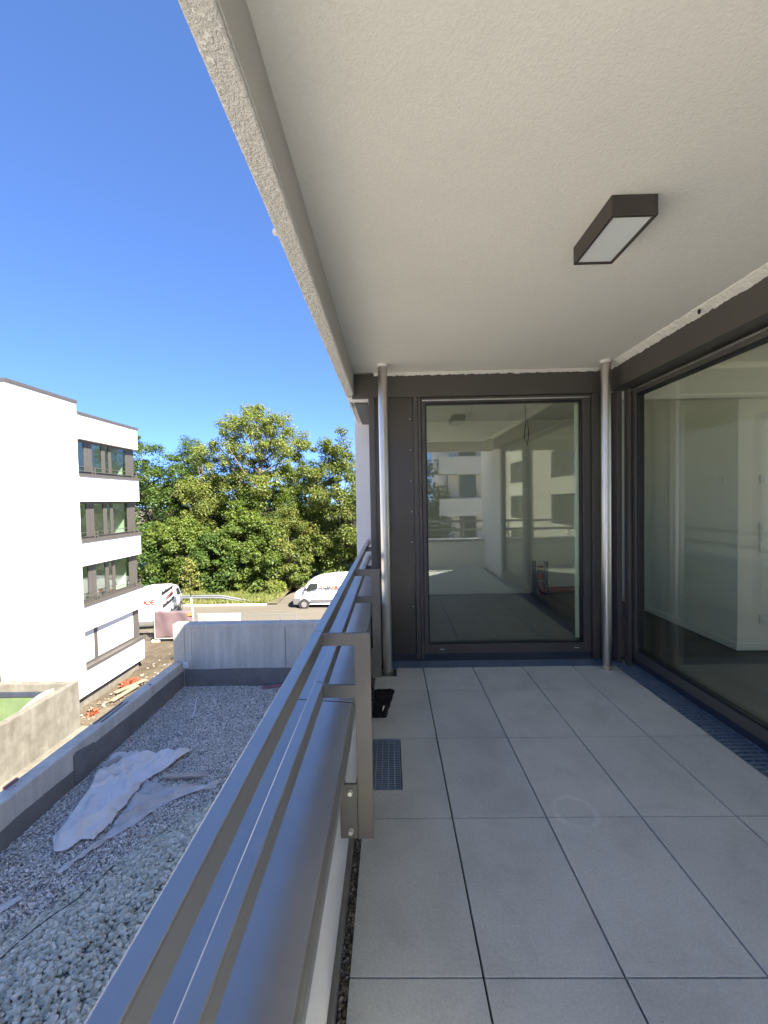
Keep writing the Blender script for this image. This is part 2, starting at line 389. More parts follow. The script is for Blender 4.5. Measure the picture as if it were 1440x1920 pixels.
def mk_cloth():
    m, t, p, o = nodes('pale_fleece_sheet'); v = pos(t)
    c = ramp(t, noise(t, 3, 5, 0.65, v, 0.6), [(0.3, (0.70, 0.675, 0.63)), (0.7, (0.80, 0.775, 0.73))])
    t.links.new(c, p.inputs['Base Color']); S(p, rough=0.95, spec=0.15)
    r1 = noise(t, 4.5, 5, 0.6, pos(t, (1.0, 0.45, 1.0)), 1.2)
    k = ramp(t, r1, [(0.38, 0.0), (0.5, 1.0), (0.62, 0.0)])
    bump(t, p, k, 0.55, 0.012); return m
CLOTH = mk_cloth()
FILM = mat('thin_translucent_film', (0.54, 0.53, 0.50), 0.5, var=0.15, vs=5)
WOOD = mat('weathered_timber', (0.20, 0.16, 0.11), 0.85, var=0.2, vs=6, b=0.3, bs=50)
WOODO = mat('fresh_orange_timber', (0.62, 0.35, 0.20), 0.85, var=0.12, vs=5)
REDWOOD = mat('red_lacquered_board', (0.32, 0.15, 0.17), 0.7, var=0.15, vs=9)
STONEB = mat('sandy_block', (0.44, 0.39, 0.31), 0.9, var=0.15, vs=14, b=0.4, bs=50)
GREENP = mat('green_insulation_board', (0.12, 0.17, 0.07), 0.85, var=0.12, vs=2)
ORNET = mat('orange_warning_net', (0.26, 0.07, 0.03), 0.7, var=0.2, vs=9)
BLIND = mat('white_roller_blind', (0.72, 0.71, 0.71), 0.8, var=0.02)
RUBBLE = mk_island('pale_rubble', [(0.0, (0.10, 0.08, 0.055)), (0.5, (0.17, 0.14, 0.10)), (1.0, (0.32, 0.29, 0.23))], 0.95, 8)
MATF = mat('dark_violet_pile', (0.016, 0.011, 0.018), 0.98, var=0.4, vs=60, b=1.0, bs=120, bd=0.01)
BLUEINS = mat('blue_pipe_insulation', (0.03, 0.07, 0.14), 0.7)
DRAINRED = mat('red_brown_pipe', (0.28, 0.035, 0.03), 0.4)
ALU = mat('bright_aluminium', (0.75, 0.75, 0.74), 0.3, 0.9)

# ================================================================== SETTING: ground
def sheet(name, pts, z, mt, kind='structure'):
    return MB().add([(x, y, z) for x, y in pts], [tuple(range(len(pts)))]).build(name, mt, kind=kind)
def grid_sheet(name, x0, x1, y0, y1, nx, ny, zf, mt, kind='structure', parent=None, smooth=True):
    xs = np.linspace(x0, x1, nx); ys = np.linspace(y0, y1, ny); X, Y = np.meshgrid(xs, ys)
    V = np.stack([X, Y, zf(X, Y)], -1).reshape(-1, 3)
    i = np.arange(nx - 1)[None, :] + nx * np.arange(ny - 1)[:, None]; i = i.ravel()
    return np_mesh(name, V, np.stack([i, i + 1, i + nx + 1, i + nx], -1), mt, parent, kind, smooth)
sheet('ground', [(-900, -900), (900, -900), (900, 900), (-900, 900)], -7.62, PALE)
grid_sheet('soil', -30, -5.0, 4.0, 27.6, 150, 140,
           lambda X, Y: -7.42 + 0.16 * (vnoise(X * 0.6, Y * 0.6, 1) - .5) + 0.14 * (vnoise(X * 2, Y * 2, 2) - .5) + 0.08 * (vnoise(X * 6, Y * 6, 3) - .5) + 0.10 * np.clip((Y - 22) / 5, 0, 1), SOIL)
sheet('road', [(-60, 27.4), (40, 27.4), (40, 40.5), (-9.2, 40.5), (-9.9, 36.5), (-10.6, 34.4), (-60, 34.4)], -7.20, ROAD)
MB().prism([(-60, 34.4), (-10.55, 34.4), (-10.5, 34.55), (-60, 34.55)], 'z', -7.3, -7.08).build('kerb', CONC, kind='structure', bevel=0.02)
grid_sheet('verge', -90, -9.6, 34.5, 60, 120, 60, lambda X, Y: -7.16 + 0.045 * (Y - 34.5).clip(0, 6) + 0.12 * vnoise(X * .8, Y * .8, 5), EARTH)
sheet('woodland_floor', [(-800, 59), (-9.9, 59), (-9.9, 40.4), (800, 40.4), (800, 850), (-800, 850)], -7.15, EARTH)
# grass blades on the verge
def blades(name, n, fx, mt, hmin, hmax):
    P = fx(n); a = RNG.uniform(0, 6.28, n); h = RNG.uniform(hmin, hmax, n); wd = RNG.uniform(0.02, 0.05, n)
    d = np.stack([np.cos(a), np.sin(a), 0 * a], -1); ln = RNG.normal(0, 0.35, (n, 2))
    tip = P + np.stack([ln[:, 0] * h, ln[:, 1] * h, h], -1)
    V = np.stack([P - d * wd[:, None], P + d * wd[:, None], tip], 1).reshape(-1, 3)
    return np_mesh(name, V, np.arange(3 * n).reshape(-1, 3), mt, kind='stuff')
def vg(n):
    x = RNG.uniform(-30, -9.75, n); y = 34.6 + RNG.power(0.8, n) * 4.5
    keep = x < -10.6 + (y - 34.4) * 0.32
    x = np.where(keep, x, x - 8)
    return np.stack([x, y, -7.12 + 0.045 * np.clip(y - 34.5, 0, 6) + 0.06], -1)
setp(blades('verge_grass', 26000, vg, GRASS, 0.12, 0.42), 'rough sunlit grass along the verge behind the crash barrier', 'grass')

# ================================================================== OUR BUILDING
own = thing('apartment_building', (0, 0, -7.4), 'white rendered building around the camera with roofed balcony and dark framed glazing', 'building')
# masses
MB().box(-0.43, 9, -1.72, 10.6, -7.5, -0.30).build('lower_wall', FACADE, own)
MB().box(-0.36, 9, -0.78, 10.6, 2.72, 4.62).build('upper_wall', FACADE, own)
MB().box(-0.40, 9.04, -0.82, 10.64, 4.623, 4.70).build('roof_edge', FRAME, own)
MB().box(-0.2878, 1.766, -0.71, 3.5, 2.447, 2.718).build('ceiling', CEIL, own)
MB().box(-0.36, -0.292, -0.78, 4.75, 2.265, 2.718).build('edge_beam', SOFFIT, own, bevel=0.006)
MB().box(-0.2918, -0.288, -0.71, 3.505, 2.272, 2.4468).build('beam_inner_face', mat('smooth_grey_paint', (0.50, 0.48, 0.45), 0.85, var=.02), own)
MB().box(-0.291, -0.17, 3.53, 4.75, 2.268, 2.718).build('eave_soffit', FACADE, own)
MB().box(-0.34, -0.17, 3.545, 3.60, 2.225, 2.262).build('eave_strip', PLASTER, own)
MB().box(-0.352, -0.335, 3.53, 3.95, 2.245, 2.262).build('eave_trim', PLASTER, own)
MB().box(-0.30, -0.19, 3.72, 4.70, 2.235, 2.266).build('blind_casing', GREYPL, own, label='flat grey blind casing under the eave')
MB().box(-0.39, -0.203, 4.752, 10.6, -0.298, 2.70).build('pier_wall', FACADE, own, bevel=0.004)
MB().box(-0.203, 9, 6.32, 10.6, -0.298, 2.716).build('rear_wall', FACADE, own)
MB().box(-0.29, 1.93, -0.78, -0.712, 2.265, 2.718).build('edge_beam', SOFFIT, own, bevel=0.006)
MB().box(-0.374, -0.3605, 1.395, 1.415, 2.273, 2.278).box(-0.372, -0.3605, 1.395, 1.415, 2.2782, 2.284).build('drip_bracket', PLASTER, own)
# ragged plaster between ceiling and blind boxes
def fillet(along, a0, a1, c0, c1, z0, z1, n, m=7):
    A = np.linspace(a0, a1, n); T = np.linspace(0, 1, m); AA, TT = np.meshgrid(A, T)
    j = .010 * (vnoise(AA * 60, TT * 3, 51) - .5) + .006 * (vnoise(AA * 170, TT * 7, 52) - .5)
    rag = .012 * np.clip(vnoise(AA * 25, AA * 0 + .5, 53) - .35, 0, 1) * TT
    Cc = c0 + (c1 - c0) * TT + j * .6; Zz = z0 + (z1 - z0) * TT - rag + j * .5
    V = np.stack([Cc, AA, Zz] if along == 'y' else [AA, Cc, Zz], -1).reshape(-1, 3)
    i = (np.arange(n - 1)[None, :] + n * np.arange(m - 1)[:, None]).ravel()
    o = np_mesh('plaster_edge', V, np.stack([i, i + 1, i + n + 1, i + n], -1), RAGGED, own, smooth=True)
    o.modifiers.new('solid', 'SOLIDIFY').thickness = .012
fillet('y', -0.2, 3.50, 1.764, 1.826, 2.4465, 2.411, 620)
fillet('x', -0.12, 1.75, 3.488, 3.514, 2.4465, 2.428, 320)
MB().box(1.766, 1.95, -0.2, 3.5, 2.4475, 2.716).build('ceiling_end', CEIL, own)
MB().box(1.768, 1.775, 2.41, 2.425, 2.405, 2.428).build('plaster_hole', GASKET, own)
# blind boxes over the two windows
MB().box(1.82, 2.05, -0.2, 3.497, 2.245, 2.43).build('blind_box', FRAME, own, bevel=0.002)
MB().box(-0.306, 1.80, 3.51, 3.60, 2.24, 2.44).build('blind_box', FRAME, own, bevel=0.002)
MB().box(-0.165, 9, 3.605, 3.68, 2.2, 2.716).build('head_wall', WHITE_IN, own)
MB().box(1.98, 2.02, -0.2, 3.6, 2.42, 2.716).build('head_wall', WHITE_IN, own)
# left corner panel and uprights of the far glazing
MB().box(-0.165, 0.200, 3.525, 3.58, 0.06, 2.238).build('corner_panel', PANEL, own, bevel=0.002)
MB().box(-0.168, -0.118, 3.50, 3.524, 0.0, 2.238).build('corner_trim', FRAME, own, bevel=0.002)
added_window = MB().box(-0.165, -0.13, 3.585, 3.66, 0.0, 2.265).box(-0.165, -0.13, 4.66, 4.75, 0.0, 2.265).box(-0.165, -0.13, 3.66, 4.66, 0.0, 0.12).box(-0.165, -0.13, 3.66, 4.66, 2.18, 2.265).build('window', FRAME, own)  # unseen side window, added to bring light into the far room
MB().box(-0.155, -0.145, 3.66, 4.66, 0.12, 2.18).build('pane', GLASS, added_window)
MB().box(-0.1, 1.7, 3.54, 3.60, -0.05, 0.058).build('threshold', DARKPIT, own)
MB().box(0.205, 0.242, 3.512, 3.57, 0.03, 2.238).build('blind_guide', FRAME, own, bevel=0.002)
MB().box(0.246, 0.268, 3.508, 3.57, 0.02, 2.238).build('blind_guide', FRAME, own, bevel=0.002)
MB().box(1.690, 1.745, 3.500, 3.57, 0.01, 2.236).build('blind_guide', FRAME, own, bevel=0.002)
MB().box(1.752, 1.90, 3.56, 3.60, 0.0, 2.25).build('corner_post', PANEL, own)
MB().box(1.862, 1.90, 3.44, 3.52, 0.0, 2.243).build('blind_guide', FRAME, own, bevel=0.002)
MB().box(1.912, 1.938, 3.37, 3.43, 0.0, 2.243).build('blind_guide', FRAME, own, bevel=0.002)
scr = MB().cyl((0.178, 3.526, 2.06), (0.178, 3.5225, 2.06), 0.0045, 8).build('screw', ALU, own)
for zz in (1.80, 1.54, 1.28, 1.02, 0.47): same(scr, 'screw', (0.0015 * (2.06 - zz), 0, zz - 2.06))
def window_y(name, x0, x1, z0, z1, gx0, gx1, gz0, gz1, y):
    f = MB()
    f.box(x0, gx0 - .012, y, y + .07, z0, z1); f.box(gx1 + .012, x1, y, y + .07, z0, z1)
    f.box(gx0 - .012, gx1 + .012, y, y + .07, z0, gz0 - .012); f.box(gx0 - .012, gx1 + .012, y, y + .07, gz1 + .012, z1)
    w = f.build(name, FRAME, own, bevel=0.003)
    g = MB(); b0 = .012
    g.box(gx0 - b0, gx0, y + .012, y + .06, gz0 - b0, gz1 + b0); g.box(gx1, gx1 + b0, y + .012, y + .06, gz0 - b0, gz1 + b0)
    g.box(gx0, gx1, y + .012, y + .06, gz0 - b0, gz0); g.box(gx0, gx1, y + .012, y + .06, gz1, gz1 + b0)
    g.build('gasket', GASKET, w)
    MB().box(gx0, gx1, y + .030, y + .050, gz0, gz1).build('pane', GLASS, w)
    return w
win1 = window_y('window', 0.272, 1.686, 0.062, 2.236, 0.318, 1.612, 0.152, 2.180, 3.522)
MB().box(0.28, 1.68, 3.512, 3.521, 2.205, 2.214).build('bright_trim', ALU, win1)
for xx in (0.42, 1.56): MB().box(xx - .02, xx + .02, 3.519, 3.5215, 0.098, 0.104).build('drain_cap', ALU, win1)
MB().box(1.575, 1.606, 3.576, 3.584, 0.17, 2.165).build('edge_film', mat('pale_edge_film', (0.62, 0.70, 0.66), 0.5), win1)
def window_x(name, y0, y1, z0, z1, gy0, gy1, gz0, gz1, x):
    f = MB()
    f.box(x, x + .07, y0, gy0 - .012, z0, z1); f.box(x, x + .07, gy1 + .012, y1, z0, z1)
    f.box(x, x + .07, gy0 - .012, gy1 + .012, z0, gz0 - .012); f.box(x, x + .07, gy0 - .012, gy1 + .012, gz1 + .012, z1)
    w = f.build(name, FRAME, own, bevel=0.003)
    g = MB(); b0 = .012
    g.box(x + .010, x + .06, gy0 - b0, gy0, gz0 - b0, gz1 + b0); g.box(x + .010, x + .06, gy1, gy1 + b0, gz0 - b0, gz1 + b0)
    g.box(x + .010, x + .06, gy0, gy1, gz0 - b0, gz0); g.box(x + .010, x + .06, gy0, gy1, gz1, gz1 + b0)
    g.build('gasket', GASKET, w)
    MB().box(x + .030, x + .050, gy0, gy1, gz0, gz1).build('pane', GLASS, w)
    return w
win2 = window_x('window', 1.08, 3.40, 0.07, 2.236, 1.15, 3.315, 0.15, 2.172, 1.945)
MB().box(1.932, 1.9435, 1.08, 3.40, 2.214, 2.222).build('bright_trim', ALU, win2)
win3 = window_x('window', -0.18, 1.02, 0.07, 2.236, -0.11, 0.95, 0.15, 2.172, 1.945)
MB().box(1.94, 2.0, 1.022, 1.078, 0.0, 2.236).build('mullion', FRAME, own)
MB().box(1.99, 2.05, -0.2, 3.56, -0.06, 0.068).build('threshold', DARKPIT, own)
MB().box(1.93, 2.15, -1.70, -0.2, -0.298, 2.716).build('side_wall', PLASTER, own)
# interior seen through the glazing
MB().box(2.051, 9, -0.6, 6.3, -0.295, -0.012).box(-0.128, 2.050, 3.605, 6.3, -0.295, -0.012).build('floor_slab', FLOOR_IN, own)
MB().box(2.06, 9, -0.65, 3.6, 2.50, 2.716).build('interior_ceiling', WHITE_IN, own)
MB().box(-0.128, 9, 3.69, 6.3, 2.50, 2.716).build('interior_ceiling', WHITE_IN, own)
bw = MB().box(-0.128, 3.05, 6.05, 6.31, -0.01, 2.498).build('interior_wall', WHITE_IN, own)
iw2 = MB().box(3.053, 3.3, 3.70, 6.048, -0.01, 2.498).build('interior_wall', WHITE_IN, own)
iw3 = MB().box(3.302, 8.8, 3.70, 3.95, -0.01, 2.498).build('interior_wall', WHITE_IN, own)
MB().box(8.8, 9, 3.0, 3.95, -0.01, 2.498).build('interior_wall', WHITE_IN, own)
MB().box(8.8, 9, -0.49, 0.3, -0.01, 2.498).build('interior_wall', WHITE_IN, own)  # gap in this unseen wall is an opening added to brighten the room
MB().box(2.152, 6.6, -0.65, -0.5, -0.01, 2.498).build('interior_wall', WHITE_IN, own)
MB().box(6.602, 9, -0.65, -0.5, -0.01, 0.3).build('interior_wall', WHITE_IN, own)  # unseen opening above this low piece, added and sized to light the room
MB().box(3.035, 3.052, 3.69, 6.04, 0.0, 0.06).build('skirting', WHITE_IN, iw2)
MB().box(3.036, 8.7, 3.683, 3.699, 0.0, 0.06).build('skirting', WHITE_IN, iw3)
MB().box(0, 3.03, 6.034, 6.049, 0.0, 0.06).build('skirting', WHITE_IN, bw)
def socket(par, x, y, z, ax):
    if ax == 'y':
        s = MB().box(x - .04, x + .04, y - .012, y, z - .04, z + .04).build('wall_socket', OPAL, par, bevel=.004)
        MB().box(x - .022, x + .022, y - .016, y - .0125, z - .022, z + .022).build('insert', WHITE_IN, s)
    else:
        s = MB().box(x - .012, x, y - .04, y + .04, z - .04, z + .04).build('wall_socket', OPAL, par, bevel=.004)
        MB().box(x - .016, x - .0125, y - .022, y + .022, z - .022, z + .022).build('insert', WHITE_IN, s)
for zz in (1.50, 1.08, 0.99, 0.90, 0.27): socket(iw3, 3.19 + .09, 3.70, zz, 'y')
socket(iw2, 3.053, 3.88, 1.50, 'x')
MB().box(3.048, 3.0525, 4.25, 4.95, 0.06, 0.75).build('access_panel', OPAL, iw2, bevel=.003)
MB().box(1.66, 1.96, 6.043, 6.0495, 1.20, 1.29).build('socket_strip', OPAL, bw, bevel=.003)
# pipes and loose cable inside
pp = thing('pipe_stubs', (2.14, 6.0, 0), 'blue and red pipe stubs rising at the white wall behind the far window', 'pipes')
MB().cyl((2.05, 5.98, -.01), (2.05, 5.98, .47), .028, 10).build('blue_pipe', BLUEINS, pp, smooth=True, autosmooth=.7)
MB().cyl((2.215, 5.98, -.01), (2.215, 5.98, .47), .028, 10).build('blue_pipe', BLUEINS, pp, smooth=True, autosmooth=.7)
MB().tube([(2.135, 5.98, .40), (2.135, 5.98, .10), (2.15, 5.97, .05), (2.2, 5.97, .03)], .045, 12).build('red_pipe', DRAINRED, pp, smooth=True, autosmooth=.7)
MB().tube([(2.24, 5.96, .05), (2.5, 5.96, .055), (2.95, 5.96, .05)], .045, 12).build('red_pipe', DRAINRED, pp, smooth=True, autosmooth=.7)
for zz in (.31, .18): MB().cyl((2.135, 5.98, zz), (2.135, 5.98, zz + .015), .05, 14).build('pipe_clamp', ALU, pp)
for xx in (2.05, 2.215): MB().cyl((xx, 5.98, .47), (xx, 5.98, .53), .012, 8).build('valve', ALU, pp).parent = pp
setp(MB().tube([(1.62, 5.0, 2.5), (1.63, 5.0, 2.3), (1.61, 5.01, 2.1), (1.645, 5.0, 2.0), (1.66, 5.0, 2.12), (1.65, 5.0, 2.3)], .006, 6).build('ceiling_cable', GASKET), 'thin loose cable hanging from the ceiling behind the far window', 'cable')

# ================================================================== BALCONY FLOOR
bf = MB().box(-0.43, 2.05, -1.70, 3.60, -0.29, -0.045).build('balcony_floor', JOINT, kind='structure')
xs = [-0.142] + [0.245 + 0.405 * i for i in range(4)] + [1.808]
ys = [-1.445, -1.25, -0.645, -0.04, 0.565, 1.165, 1.768, 2.371, 2.974, 3.385]
def tile_mb(x0, x1, y0, y1):
    return MB().box(x0, x1, y0, y1, -0.022 + random.uniform(-.0006, .0006), 0.0 + random.uniform(-.0008, .0008))
for i in range(5):
    gx = 0.0032 if i else 0.0
    for j in range(len(ys) - 1):
        x0 = xs[i] + (0.0032 if i else 0); x1 = xs[i + 1] - (0.0032 if i < 4 else 0)
        y0, y1 = ys[j] + .0025, ys[j + 1] - .0025
        if i == 0 and j == 6:      # tile notched for the small drain grating
            t_ = MB().prism([(x0, y0), (x1, y0), (x1, y1), (0.034, y1), (0.034, 1.945), (x0, 1.945)], 'z', -.022, 0)
        elif i == 0 and j == 8:    # notched round the column foot plate
            t_ = MB().prism([(x0, y0), (x1, y0), (x1, y1), (0.026, y1), (0.026, 3.225), (x0, 3.225)], 'z', -.022, 0)
        else: t_ = tile_mb(x0, x1, y0, y1)
        t_.build('floor_tile', TILE, bf, bevel=0.0012, seg=1)
# gravel strip, dark upstand strip
def stones(name, P, size, mt, flat=0.6, kind='stuff', parent=None, elong=1.35, low=False):
    """one low-poly pebble (deformed icosahedron) at each point of P"""
    n = len(P); ph = (1 + 5 ** .5) / 2
    if low:
        B = np.array([(1,0,0),(-1,0,0),(0,1,0),(0,-1,0),(0,0,1),(0,0,-1)], float); F = np.array([(0,2,4),(2,1,4),(1,3,4),(3,0,4),(2,0,5),(1,2,5),(3,1,5),(0,3,5)]); nv = 6
        s = size * RNG.lognormal(0, 0.3, n); sc = s[:, None] * RNG.uniform(.65, 1.25, (n, 3)); sc[:, 2] *= flat
        V = B[None] * (1 + RNG.uniform(-.25, .25, (n, nv, 1))) * sc[:, None, :]; a = RNG.uniform(0, 6.283, n); b_ = RNG.normal(0, .5, n)
        c, q = np.cos(b_)[:, None], np.sin(b_)[:, None]; y = V[..., 1] * c - V[..., 2] * q; z = V[..., 1] * q + V[..., 2] * c
        c, q = np.cos(a)[:, None], np.sin(a)[:, None]
        W = np.stack([V[..., 0] * c - y * q, V[..., 0] * q + y * c, z], -1) + P[:, None, :]
        return np_mesh(name, W.reshape(-1, 3), (F[None] + nv * np.arange(n)[:, None, None]).reshape(-1, 3), mt, parent, kind)
    B = np.array([(-1,ph,0),(1,ph,0),(-1,-ph,0),(1,-ph,0),(0,-1,ph),(0,1,ph),(0,-1,-ph),(0,1,-ph),(ph,0,-1),(ph,0,1),(-ph,0,-1),(-ph,0,1)]) / 1.902
    F = np.array([(0,11,5),(0,5,1),(0,1,7),(0,7,10),(0,10,11),(1,5,9),(5,11,4),(11,10,2),(10,7,6),(7,1,8),(3,9,4),(3,4,2),(3,2,6),(3,6,8),(3,8,9),(4,9,5),(2,4,11),(6,2,10),(8,6,7),(9,8,1)])
    s = size * RNG.lognormal(0, 0.28, n)
    sc = np.stack([s * RNG.uniform(1.0, elong, n), s * RNG.uniform(0.8, 1.05, n), s * RNG.uniform(flat * .8, flat * 1.25, n)], -1)
    V = B[None] * (1 + RNG.uniform(-.16, .16, (n, 12, 1))) * sc[:, None, :]
    tx = RNG.normal(0, .45, n); a = RNG.uniform(0, 6.283, n)
    c, s_ = np.cos(tx)[:, None], np.sin(tx)[:, None]
    y = V[..., 1] * c - V[..., 2] * s_; z = V[..., 1] * s_ + V[..., 2] * c
    c, s_ = np.cos(a)[:, None], np.sin(a)[:, None]
    x2 = V[..., 0] * c - y * s_; y2 = V[..., 0] * s_ + y * c
    W = np.stack([x2, y2, z], -1) + P[:, None, :]
    return np_mesh(name, W.reshape(-1, 3), (F[None] + 12 * np.arange(n)[:, None, None]).reshape(-1, 3), mt, parent, kind, smooth=True)
n = 6000
P = np.stack([RNG.uniform(-.170, -.143, n), RNG.uniform(0.3, 3.5, n), RNG.uniform(-.03, -.008, n)], -1)
setp(stones('edge_gravel', P, 0.0052, EDGEGRAV, 0.8, low=True), 'brown grit in the gap between floor tiles and white parapet', 'gravel')

# ================================================================== PARAPET
pw = thing('parapet_wall', (-0.31, 1.0, 0), 'low white parapet beside the tiles, topped by a grey metal coping', 'parapet')
MB().box(-0.43, -0.187, -1.69, 4.745, -0.28, 0.50).build('wall', PLASTER, pw)
MB().box(-0.1868, -0.171, -1.45, 3.5, -0.044, 0.045).build('membrane_strip', MEMBRANE, pw, bevel=.002)
def cap(y0, y1):
    pr = [(-0.47, 0.505), (-0.47, 0.560), (-0.462, 0.566), (-0.172, 0.546), (-0.166, 0.541), (-0.160, 0.535), (-0.160, 0.495), (-0.168, 0.495), (-0.168, 0.502)]
    return MB().prism(pr, 'y', y0, y1)
cys = [-1.73, -0.9, 1.70, 4.30, 4.74]
for a, b in zip(cys[:-1], cys[1:]): cap(a + .005, b - .005).build('coping', RAIL, pw, bevel=0.0015)
for yy in cys[1:-1]: cap(yy - .0049, yy + .0049).build('coping_joint', GASKET, pw).scale = (.992, 1, .996)

# ================================================================== RAILING
ra = thing('balcony_railing', (-0.25, 1.0, 0.56), 'grey metal railing of two flat bars on brackets above the parapet coping', 'railing')
posts = [-1.19, 0.09, 1.37, 2.65, 3.93]
ends = [-1.55] + [p + .028 for p in posts] + [4.72]
for k in range(len(ends) - 1):
    for nm, zt in (('top_rail', 0.94), ('lower_rail', 0.765)):
        MB().box(-0.270, -0.236, ends[k] + .003, ends[k + 1] - .003, zt - .05, zt).build(nm, RAIL, ra, bevel=0.0036, seg=3)
def F_post(yy):
    pl = [(-0.128, 0.24), (-0.075, 0.24), (-0.075, 0.94), (-0.2358, 0.94), (-0.2358, 0.898), (-0.128, 0.898), (-0.128, 0.765), (-0.2358, 0.765), (-0.2358, 0.723), (-0.128, 0.723)]
    return MB().prism(pl, 'y', yy, yy + .012)
p0 = F_post(1.37).build('post', METAL, ra, bevel=0.001, seg=1)
b0 = MB().box(-0.186, -0.1285, 1.366, 1.376, .245, .43).box(-0.186, -0.176, 1.3765, 1.43, .245, .43).build('bracket', METAL, p0, bevel=0.001, seg=1)
def hexb(x, y, z):
    return MB().tube([(x, y, z), (x, y - .004, z), (x, y - .0041, z), (x, y - .013, z)], [.0105, .0105, .0085, .0085], 6)
bolts0 = [hexb(-0.152, 1.366, zz).build('bolt', BOLT, p0, bevel=.0008, seg=1) for zz in (.405, .272)]
for yy in posts:
    if yy == 1.37: continue
    q = same(p0, 'post', (0, yy - 1.37, 0))
    for k in [b0] + bolts0:
        c = k.copy(); COL.objects.link(c); c.parent = q
for zz in (.905, .73):
    e_ = MB().box(-0.236, -0.128, 4.70, 4.745, zz - .03, zz + .012).build('end_bracket', RAIL, ra, bevel=.001)
    MB().cyl((-0.15, 4.70, zz - .008), (-0.15, 4.69, zz - .008), .010, 6).build('bolt', BOLT, e_)

# rear end of the balcony (seen in the glass)
pw2 = thing('parapet_wall', (0.9, -2.6, 0), 'low white parapet closing the balcony behind the camera, mirrored in the window', 'parapet')
MB().box(-0.186, 1.929, -1.69, -1.45, -0.044, 0.50).build('wall', PLASTER, pw2)
MB().box(-0.155, 1.928, -1.75, -1.42, 0.502, 0.55).build('coping', RAIL, pw2, bevel=.003)
ra2 = thing('balcony_railing', (0.9, -2.6, 0.56), 'two bar railing behind the camera, seen only as a reflection in the window', 'railing')
for nm, zt in (('top_rail', 0.94), ('lower_rail', 0.765)):
    MB().box(-0.23, 1.92, -1.58, -1.546, zt - .05, zt).build(nm, RAIL, ra2, bevel=0.002)
for xx in (0.25, 1.5): MB().box(xx, xx + .03, -1.545, -1.533, .55, .93).build('post', RAIL, ra2)

# ================================================================== COLUMNS
def column(x, y, label, plate):
    c = thing('support_column', (x, y, 0), label, 'column', 'round steel columns of the balcony')
    MB().tube([(x, y, -.02), (x, y, 2.44)], .0375, 32).build('shaft', STEEL, c, smooth=True, autosmooth=.8)
    MB().tube([(x, y, -.02), (x, y, .022), (x, y, .026)], [.043, .043, .039], 32).build('foot_ring', STEEL, c, smooth=True, autosmooth=.6)
    MB().tube([(x, y, 2.425), (x, y, 2.446)], .042, 32).build('head_ring', PLASTER, c, smooth=True, autosmooth=.8)
    if plate: MB().box(-0.14, 0.02, 3.23, 3.38, -.043, -.012).build('foot_plate', PANEL, c, bevel=.002)
column(-0.043, 3.30, 'slim steel column standing beside the railing on a dark foot plate', True)
column(1.712, 3.325, 'slim steel column standing on the tiles where the two windows meet', False)

# ================================================================== GRATINGS
def grating(name, x0, x1, y0, y1, z, along, pitch, cross, label, cat='grating'):
    g = thing(name, ((x0 + x1) / 2, (y0 + y1) / 2, z), label, cat)
    fr = MB(); t = .004; h = .02
    fr.box(x0, x0 + t, y0, y1, z - h, z); fr.box(x1 - t, x1, y0, y1, z - h, z)
    fr.box(x0 + t, x1 - t, y0, y0 + t, z - h, z); fr.box(x0 + t, x1 - t, y1 - t, y1, z - h, z)
    fr.build('frame', GRATE, g)
    sl = MB(); k = pitch
    if along == 'x':
        while y0 + k < y1 - .006: sl.box(x0 + t, x1 - t, y0 + k - pitch * .2, y0 + k + pitch * .2, z - h, z - .001); k += pitch
    else:
        while x0 + k < x1 - .006: sl.box(x0 + k - .0032, x0 + k + .0032, y0 + t, y1 - t, z - h, z - .001); k += pitch
    sl.build('slats', GRATE, g, kind='stuff')
    cr = MB(); n_ = cross
    for q in range(1, n_):
        if along == 'x': xx = x0 + (x1 - x0) * q / n_; cr.box(xx - .0025, xx + .0025, y0 + t, y1 - t, z - .012, z - .0005)
        else: yy = y0 + (y1 - y0) * q / n_; cr.box(x0 + t, x1 - t, yy - .0025, yy + .0025, z - .012, z - .0005)
    cr.build('cross_bars', GRATE, g)
    return g
grating('drain_grating', 1.815, 1.985, -0.15, 3.50, -0.002, 'x', .034, 4, 'long ribbed drain grating in the floor below the large window on the right')
grating('drain_grating', -0.02, 0.98, 3.392, 3.535, -0.002, 'x', .011, 26, 'ribbed drain grating under the left half of the far window')
grating('drain_grating', 0.985, 1.81, 3.392, 3.535, -0.003, 'x', .011, 22, 'ribbed drain grating under the right half of the far window')
grating('drain_grating', -0.13, 0.029, 1.95, 2.365, -0.002, 'x', .0145, 5, 'small rectangular drain grating in the tiles beside the railing post')

# ================================================================== CEILING LAMP
lp = thing('ceiling_lamp', (0.885, 1.665, 2.447), 'rectangular dark bronze ceiling lamp with a pale opal panel, fixed to the plaster ceiling', 'lamp')
x0, x1, y0, y1, zb = 0.803, 0.967, 1.515, 1.825, 2.372
hb = MB().box(x0, x0 + .012, y0, y1, zb, 2.446).box(x1 - .012, x1, y0, y1, zb, 2.446).box(x0 + .012, x1 - .012, y0, y0 + .012, zb, 2.446).box(x0 + .012, x1 - .012, y1 - .012, y1, zb, 2.446)
hb.build('housing', LAMPGREY, lp, bevel=.002)
MB().box(x0 + .0125, x1 - .0125, y0 + .0125, y1 - .0125, zb + .006, zb + .012).build('diffuser', OPAL, lp)

